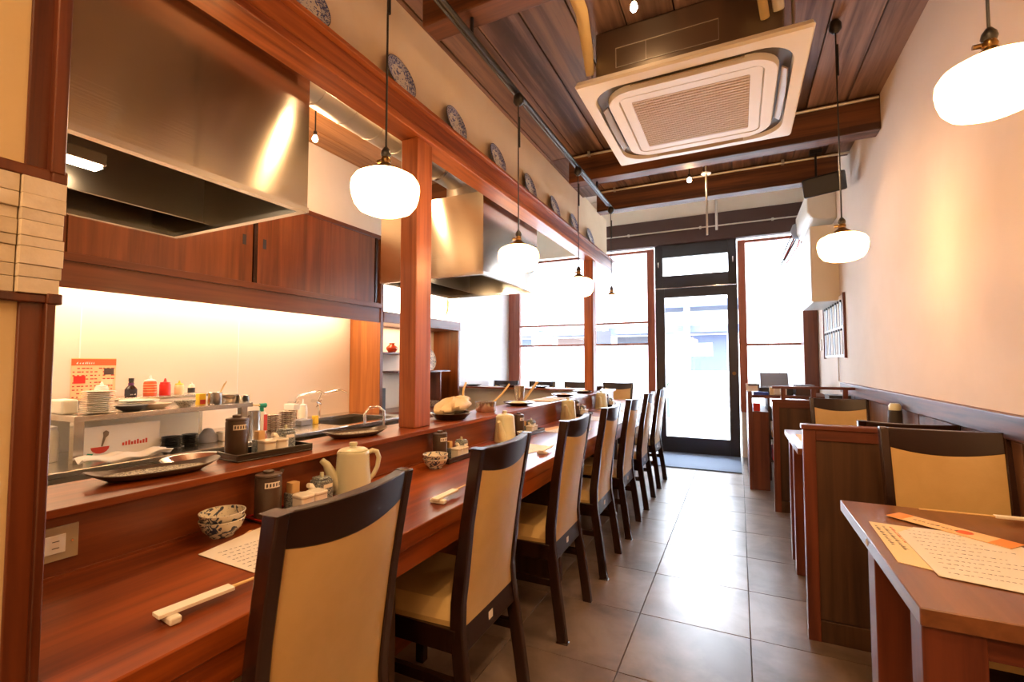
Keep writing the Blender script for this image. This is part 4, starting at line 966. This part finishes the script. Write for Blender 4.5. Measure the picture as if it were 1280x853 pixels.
g = G().lathe([(0, 0), (.06, 0), (.112, .014), (.115, .016), (.11, .017), (.06, .004), (0, .003)], n=32); g.v = [tuple(M @ Vector(v)) for v in g.v]; g.build('plate', 'blue_bowl', t, local=True)
g = G().lathe([(0, .03), (.03, .0), (.1, .0), (.14, .05), (.13, .05), (.09, .012), (0, .012)], n=28); tag(g.build('woven_basket', 'striped_plate', None, 0, local=True, loc=(-2.93, 3.98, .705)), 'speckled woven basket low on the display unit right of the post', 'basket')
t = box(-3.0, -2.90, 3.22, 3.34, .701, .92).build('dark_box', 'charcoal', None, .004); tag(t, 'dark framed box low on the display unit', 'box')
# benches
fb = thing('cooking_bench', 'stainless steel cooking bench just behind the counter ledge', 'bench', (-1.7, 2.4, 0))
box(-1.94, -1.47, .32, 4.85, .735, .765).build('bench_top', 'steel_plain', fb, .003); box(-1.92, -1.48, .34, 4.83, .08, .735).build('bench_body', 'steel_plain', fb)
box(-1.470, -1.462, .32, 4.85, .765, .842).build('splash_strip', 'steel_plain', fb)
bb = thing('back_bench', 'stainless steel back bench with sink along the lit kitchen wall', 'bench', (-2.8, 1.7, 0))
box(XL + .013, -2.43, -.2, 2.42, .690, .715).build('bench_top', 'steel_plain', bb, .003); box(XL + .013, -2.43, 3.02, 3.14, .690, .715).build('bench_top', 'steel_plain', bb, .002)
box(XL + .013, -2.98, 2.42, 3.02, .690, .715).build('bench_top', 'steel_plain', bb, .002); box(-2.50, -2.43, 2.42, 3.02, .690, .715).build('bench_top', 'steel_plain', bb, .002)
box(-2.98, -2.50, 2.42, 3.02, .50, .505).build('sink_floor', 'steel_dark', bb)
for (a, b, c, d) in ((-2.985, -2.98, 2.42, 3.02), (-2.50, -2.495, 2.42, 3.02), (-2.98, -2.50, 2.415, 2.42), (-2.98, -2.50, 3.02, 3.025)): box(a, b, c, d, .50, .69).build('sink_wall', 'steel_dark', bb)
box(XL + .013, -2.46, -.2, 3.13, .08, .49).build('bench_body', 'steel_plain', bb)
for (y, l) in ((2.50, 'left'), (2.72, 'right')):
    t = thing('tap', 'chrome wall tap with cross handle over the kitchen sink, the %s one' % l, 'tap', (-3.10, y, .80), 'sink taps')
    G().tube([(-3.13, y, .84), (-3.06, y, .84)], .012, 10).build('body', 'chrome', t); G().tube([(-3.06, y, .84), (-3.05, y + .02, .90), (-2.98, y + .16, .925), (-2.95, y + .20, .90)], .008, 8).build('swivel_spout', 'chrome', t)
    for k in range(2): G().tube([(-3.05, y - .025, .815 + .04 * k - .02), (-3.05, y + .025, .855 - .04 * k - .0)], .005, 6).build('cross_handle', 'chrome', t)
    G().tube([(-3.06, y, .84), (-3.045, y, .78), (-3.045, y, .72)], .009, 8).build('down_pipe', 'chrome', t)
t = thing('water_tap', 'tall curved chrome tap behind the ledge left of the nearer post', 'tap', (-1.60, 1.83, .765)); G().tube([(-1.60, 1.83, .766), (-1.60, 1.83, .91), (-1.61, 1.80, .935), (-1.63, 1.76, .93), (-1.64, 1.74, .90), (-1.64, 1.74, .85)], .006, 10).build('swan_neck', 'chrome', t); G().lathe([(0, 0), (.016, 0), (.014, .03), (0, .032)], (-1.60, 1.83, .766), 14).build('base', 'chrome', t)
# rack
rk = thing('steel_rack', 'two tier stainless rack standing on the back kitchen bench', 'rack', (-2.8, 1.4, .715))
box(-3.03, -2.55, .985, 1.80, .895, .920).build('lower_shelf', 'steel_plain', rk, .002)
box(-3.10, -2.86, 1.10, 1.78, .950, .966).build('upper_shelf', 'steel_plain', rk, .002)
for (x, y) in ((-2.585, 1.01), (-2.585, 1.76), (-3.01, 1.01), (-3.01, 1.76)): box(x - .018, x + .018, y - .018, y + .018, .716, .895).build('rack_leg', 'steel_plain', rk)
for (x, y) in ((-2.88, 1.12), (-2.88, 1.75)): box(x - .006, x + .006, y - .006, y + .006, .920, .95).build('shelf_leg', 'steel_plain', rk)
box(-2.975, -2.965, 1.03, 1.74, .716, .894).build('back_sheet', 'milky', rk)
ORD = 'first second third fourth fifth sixth seventh eighth ninth tenth eleventh twelfth'.split()
# things on the rack
def cylstack(name, lab, cat, x, y, z, r, n, pitch, mt, grp):
    q0 = None
    for k in range(n):
        l = '%s, %s' % (lab, ('bottom one' if k == 0 else 'top one' if k == n - 1 else ORD[k] + ' from the bottom'))
        if q0 is None:
            q0 = thing(name, l, cat, (x, y, z), grp); G().lathe([(0, 0), (r * .6, 0), (r * .65, .003), (r, pitch * .8), (r * .98, pitch * .95), (r * .6, .006), (0, .005)], n=22).build('plate', mt, q0, local=True)
        else: dup(q0, (x + random.uniform(-.002, .002), y + random.uniform(-.002, .002), z + k * pitch), 0, l)
cylstack('side_plate', 'cream side plate in the tall stack on the rack', 'plate', -2.62, 1.095, .921, .062, 12, .0085, 'white_ceramic', 'stacked side plates on the rack')
cylstack('wide_plate', 'pale wide plate in the low stack on the rack', 'plate', -2.77, 1.33, .921, .085, 4, .010, 'white_ceramic', 'stacked pale plates on the rack')
t = dish('black shallow dish on the rack left of the sauce bottle', -2.60, 1.215, .921, .065, 'charcoal', .028, 'dishes on the rack'); t = dish('wide pale oval dish on the rack under the red bottles', -2.63, 1.335, .921, .065, 'ceramic_edge', .026, 'dishes on the rack')
t = dish('grey footed bowl on the rack near the steel pot', -2.60, 1.455, .921, .048, 'glazed_plate', .034, 'dishes on the rack')
def bottle(name, lab, loc, r, h, mt, cap, capmt, label=None, squeeze=False):
    t = thing(name, lab, 'bottle', loc)
    if squeeze:
        G().lathe([(0, 0), (r, 0), (r, h * .62), (r * .85, h * .70), (0, h * .70)], n=20).build('body', mt, t, local=True)
        G().lathe([(r * .88, h * .70), (r * .88, h * .76), (r * .3, h * .80), (r * .12, h), (0, h)], n=16).build('nozzle_cap', capmt, t, local=True)
    else:
        G().lathe([(0, 0), (r, 0), (r * 1.02, h * .35), (r * .9, h * .48), (r * .45, h * .62), (r * .40, h * .84), (0, h * .84)], n=20).build('body', mt, t, local=True)
        G().lathe([(r * .46, h * .82), (r * .46, h), (0, h)], n=16).build('cap', capmt, t, local=True)
    if label:
        G().lathe([(r * 1.03, h * .08), (r * 1.035, h * .42 if not squeeze else h * .5)], n=20).build('label', label, t, local=True)
    return t
t = box(-2.80, -2.68, .99, 1.05, .921, .985).build('clear_tub', 'milky', None, .008); tag(t, 'translucent tub at the left end of the rack', 'tub')
bottle('squeeze_bottle', 'white squeeze bottle behind the tall plate stack', (-2.95, 1.245, .967), .028, .085, 'white_plastic', 1, 'white_plastic', squeeze=True)
t = bottle('sauce_bottle', 'dark glass sauce bottle on the rack', (-2.93, 1.365, .967), .026, .100, 'bottle_dark', 1, 'black', 'ink')
G().lathe([(.0125, .062), (.0125, .075)], n=16).build('neck_band', 'purple', t, local=True)
g = G(); ink_lines(g, 0, 0, (0, 1), (1, 0), 1, .03, .01, .008, 4); g.v = [(.0272, v[1] - .014, .012 + v[0]) for v in g.v]; g.build('script', 'white_plastic', t, local=True)
t = bottle('red_bottle', 'large clear bottle with red orange label and white cap on the rack', (-2.93, 1.455, .967), .030, .115, 'orange_label', 1, 'white_plastic', 'orange_label', True)
g = G()
for k in range(4): g.lathe([(.0312, .02 + k * .014), (.0312, .023 + k * .014)], n=20)
g.build('label_lines', 'paper_cream', t, local=True)
bottle('ketchup_bottle', 'red squeeze bottle with pointed nozzle on the rack', (-2.93, 1.530, .967), .027, .095, 'red_plastic', 1, 'red_plastic', squeeze=True)
bottle('oil_bottle', 'yellowish clear bottle right of the red squeeze bottle', (-2.93, 1.605, .967), .024, .080, 'paper_cream', 1, 'yellow', 'paper_cream', True)
bottle('pepper_shaker', 'small clear shaker with dark contents on the rack', (-2.93, 1.672, .967), .018, .070, 'milky', 1, 'white_plastic', 'charcoal', True)
t = thing('spice_can', 'yellow spice can beside the steel pot on the rack', 'can', (-2.62, 1.545, .921)); box(-.018, .018, -.018, .018, 0, .062).build('can', 'yellow', t, .003, local=True); box(.0181, .0186, -.014, .014, .006, .03).build('label', 'ink_red', t, local=True)
t = pan('steel_pot', 'steel utensil pot with chopsticks standing in it on the rack', -2.585, 1.60, .921, .034, .064)
for k in range(2): G().tube([(0, 0, .01), (.01, .045 + .01 * k, .115 + .01 * k)], .0028, 6).build('chopstick', 'bamboo', t, local=True)
pan('steel_basin', 'wide steel pan at the right end of the rack', -2.66, 1.715, .921, .062, .044, 'steel_plain')
pan('steel_basin', 'small steel pan at the very right end of the rack', -2.585, 1.765, .921, .030, .038, 'steel_plain')
# below the rack
t = thing('picture_panel', 'white panel with a red bowl and spoon drawing under the rack', 'sign', (-2.6, 1.15, .716)); box(-2.64, -2.635, 1.03, 1.36, .716, .86).build('panel', 'white_plastic', t)
G().prism([(1.115 + .035 * math.cos(a), .765 + .03 * math.sin(a)) for a in [pi + k * pi / 8 for k in range(9)]], -2.6348, -2.6335, 'x').build('bowl_drawing', 'ink_red', t)
G().prism([(1.118, .767), (1.124, .767), (1.135, .805), (1.145, .815), (1.147, .830), (1.135, .838), (1.124, .830), (1.126, .812)], -2.6348, -2.6335, 'x').build('spoon_drawing', 'steel_dark', t)
G().prism([(1.06, .730), (1.085, .727), (1.09, .738), (1.07, .742)], -2.6348, -2.6335, 'x').build('leaf_drawing', 'green_plastic', t)
g = G()
for k in range(9): g.box(-2.6348, -2.6338, 1.20 + k * .012, 1.208 + k * .012, .758, .772 + .004 * (k % 3))
g.build('lettering', 'ink_red', t)
cylstack('black_saucer', 'black saucer in the left stack under the rack', 'saucer', -2.60, 1.395, .716, .044, 8, .0075, 'black', 'stacked black saucers, left')
cylstack('black_saucer', 'black saucer in the right stack under the rack', 'saucer', -2.60, 1.485, .716, .040, 8, .0075, 'black', 'stacked black saucers, right')
tag(G().lathe([(0, 0), (.05, 0), (.048, .03), (.02, .07), (0, .075)], n=18).build('plastic_bag', 'grey_plastic', None, 0, local=True, loc=(-2.64, 1.60, .716)), 'grey plastic bag under the right half of the rack', 'bag')
t = thing('food_package', 'white packet with red print under the right end of the rack', 'packet', (-2.60, 1.68, .716)); box(-2.64, -2.57, 1.64, 1.73, .716, .765).build('packet', 'paper_white', t, .006); box(-2.5699, -2.569, 1.66, 1.70, .728, .748).build('red_print', 'ink_red', t)
tag(G().grid(lambda u, v: (-2.50 + .10 * u - .04, .98 + .34 * v, 0.736 + .010 * math.sin(9 * u + 5 * v) + .006 * math.sin(17 * v)), 12, 18).build('dish_cloth', 'paper_white', None, solid=.004), 'crumpled white cloth on the bench in front of the picture panel', 'cloth')
tag(G().lathe([(0, 0), (.05, 0), (.10, .045), (.105, .047), (.098, .046), (.045, .006), (0, .005)], n=30).build('mixing_bowl', 'chrome', None, 0, local=True, loc=(-1.75, 1.02, .766)), 'shiny steel mixing bowl on the cooking bench left of the ledge canister', 'bowl')
tag(box(-1.80, -1.55, .55, .95, .766, .772).build('wooden_tray', 'amber_wood', None, .002), 'flat pale wooden board on the cooking bench behind the near platter', 'board')
bottle('detergent_bottle', 'large translucent white dispenser bottle beside the near partition post', (-2.74, .955, .716), .050, .20, 'milky', 1, 'white_plastic', 'milky', True)
# right end of bench
t = thing('gas_torch', 'kitchen torch with green head on a white and red gas can', 'torch', (-2.70, 1.965, .716))
G().lathe([(0, 0), (.026, 0), (.026, .115), (.018, .128), (0, .13)], n=20).build('gas_can', 'paper_white', t, local=True); box(.0255, .0268, -.004, .020, .01, .11).build('red_band', 'ink_red', t, local=True)
G().tube([(0, 0, .128), (0, 0, .155)], .012, 10).build('collar', 'green_plastic', t, local=True); G().tube([(0, .025, .165), (0, -.015, .168)], [.016, .012], 10).build('torch_head', 'green_plastic', t, local=True); G().tube([(0, -.015, .168), (0, -.075, .175)], .006, 8).build('nozzle', 'bamboo', t, local=True)
for k, (x, y, r, n, l) in enumerate(((-2.72, 2.055, .045, 8, 'tall stack by the torch'), (-2.72, 2.165, .055, 9, 'wide stack left of the sink'))):
    cylstack('patterned_plate', 'brown striped plate in the %s' % l, 'plate', x, y, .716, r, n, .0125, 'striped_plate', 'striped plates, %s' % l)
t = thing('tool_jar', 'ribbed steel tool canister left of the torch', 'canister', (-2.66, 1.885, .716)); G().lathe([(0, 0), (.035, 0), (.035, .14), (.032, .14), (.030, .01), (0, .008)], n=20).build('body', 'steel_plain', t, local=True)
tag(box(-2.80, -2.70, 2.26, 2.36, .716, .755).build('blue_tub', 'grey_plastic', None, .006), 'small blue grey tub beside the yellow bottle', 'tub')
bottle('soap_bottle', 'pale pump bottle with yellow label left of the sink', (-2.85, 2.40, .716), .030, .17, 'milky', 1, 'white_plastic', 'milky', True)
tag(box(-2.73, -2.70, 2.375, 2.41, .716, .775).build('yellow_packet', 'yellow', None, .003), 'yellow packet standing at the left edge of the sink', 'packet')
tag(box(-2.80, -2.70, 2.20, 2.25, .73 + .10, .87).build('white_lid', 'white_plastic', None, .004), 'white lid lying on the striped plates', 'lid')
# poster
t = thing('recipe_poster', 'orange printed notice sheet on the lit kitchen wall', 'poster', (XL + .016, 1.29, .97))
box(XL + .013, XL + .015, 1.19, 1.385, .95, 1.175).build('sheet', 'paper_peach', t)
box(XL + .015, XL + .0155, 1.19, 1.385, 1.135, 1.170).build('heading_band', 'orange_label', t)
g = G(); 
for r_i in range(9):
    for k in range(10):
        if random.random() < .75: y = 1.196 + k * .0185; zz = .965 + r_i * .019; g.box(XL + .0155, XL + .016, y, y + random.uniform(.006, .016), zz, zz + .006)
g.build('printing', 'ink_red', t)
for (y0, y1, z0, z1, m_) in ((1.20, 1.25, 1.04, 1.08, 'red_plastic'), (1.33, 1.375, 1.085, 1.12, 'ext_brown'), (1.32, 1.37, 1.03, 1.06, 'bread')): box(XL + .0162, XL + .0166, y0, y1, z0, z1).build('food_picture', m_, t)
g = G(); ink_lines(g, 0, 0, (0, 1), (1, 0), 1, .15, .02, .016, 14); g.v = [(XL + .0163, 1.21 + v[1], 1.143 + v[0]) for v in g.v]; g.build('heading', 'paper_white', t)
for o in list(bpy.data.objects):
    if o.name.split('.')[0] in ('printing', 'red_printing', 'foliage', 'label_lines'): o['kind'] = 'stuff'
    if '_o' in o: del o['_o']
    if o.get('category') == '': del o['category']
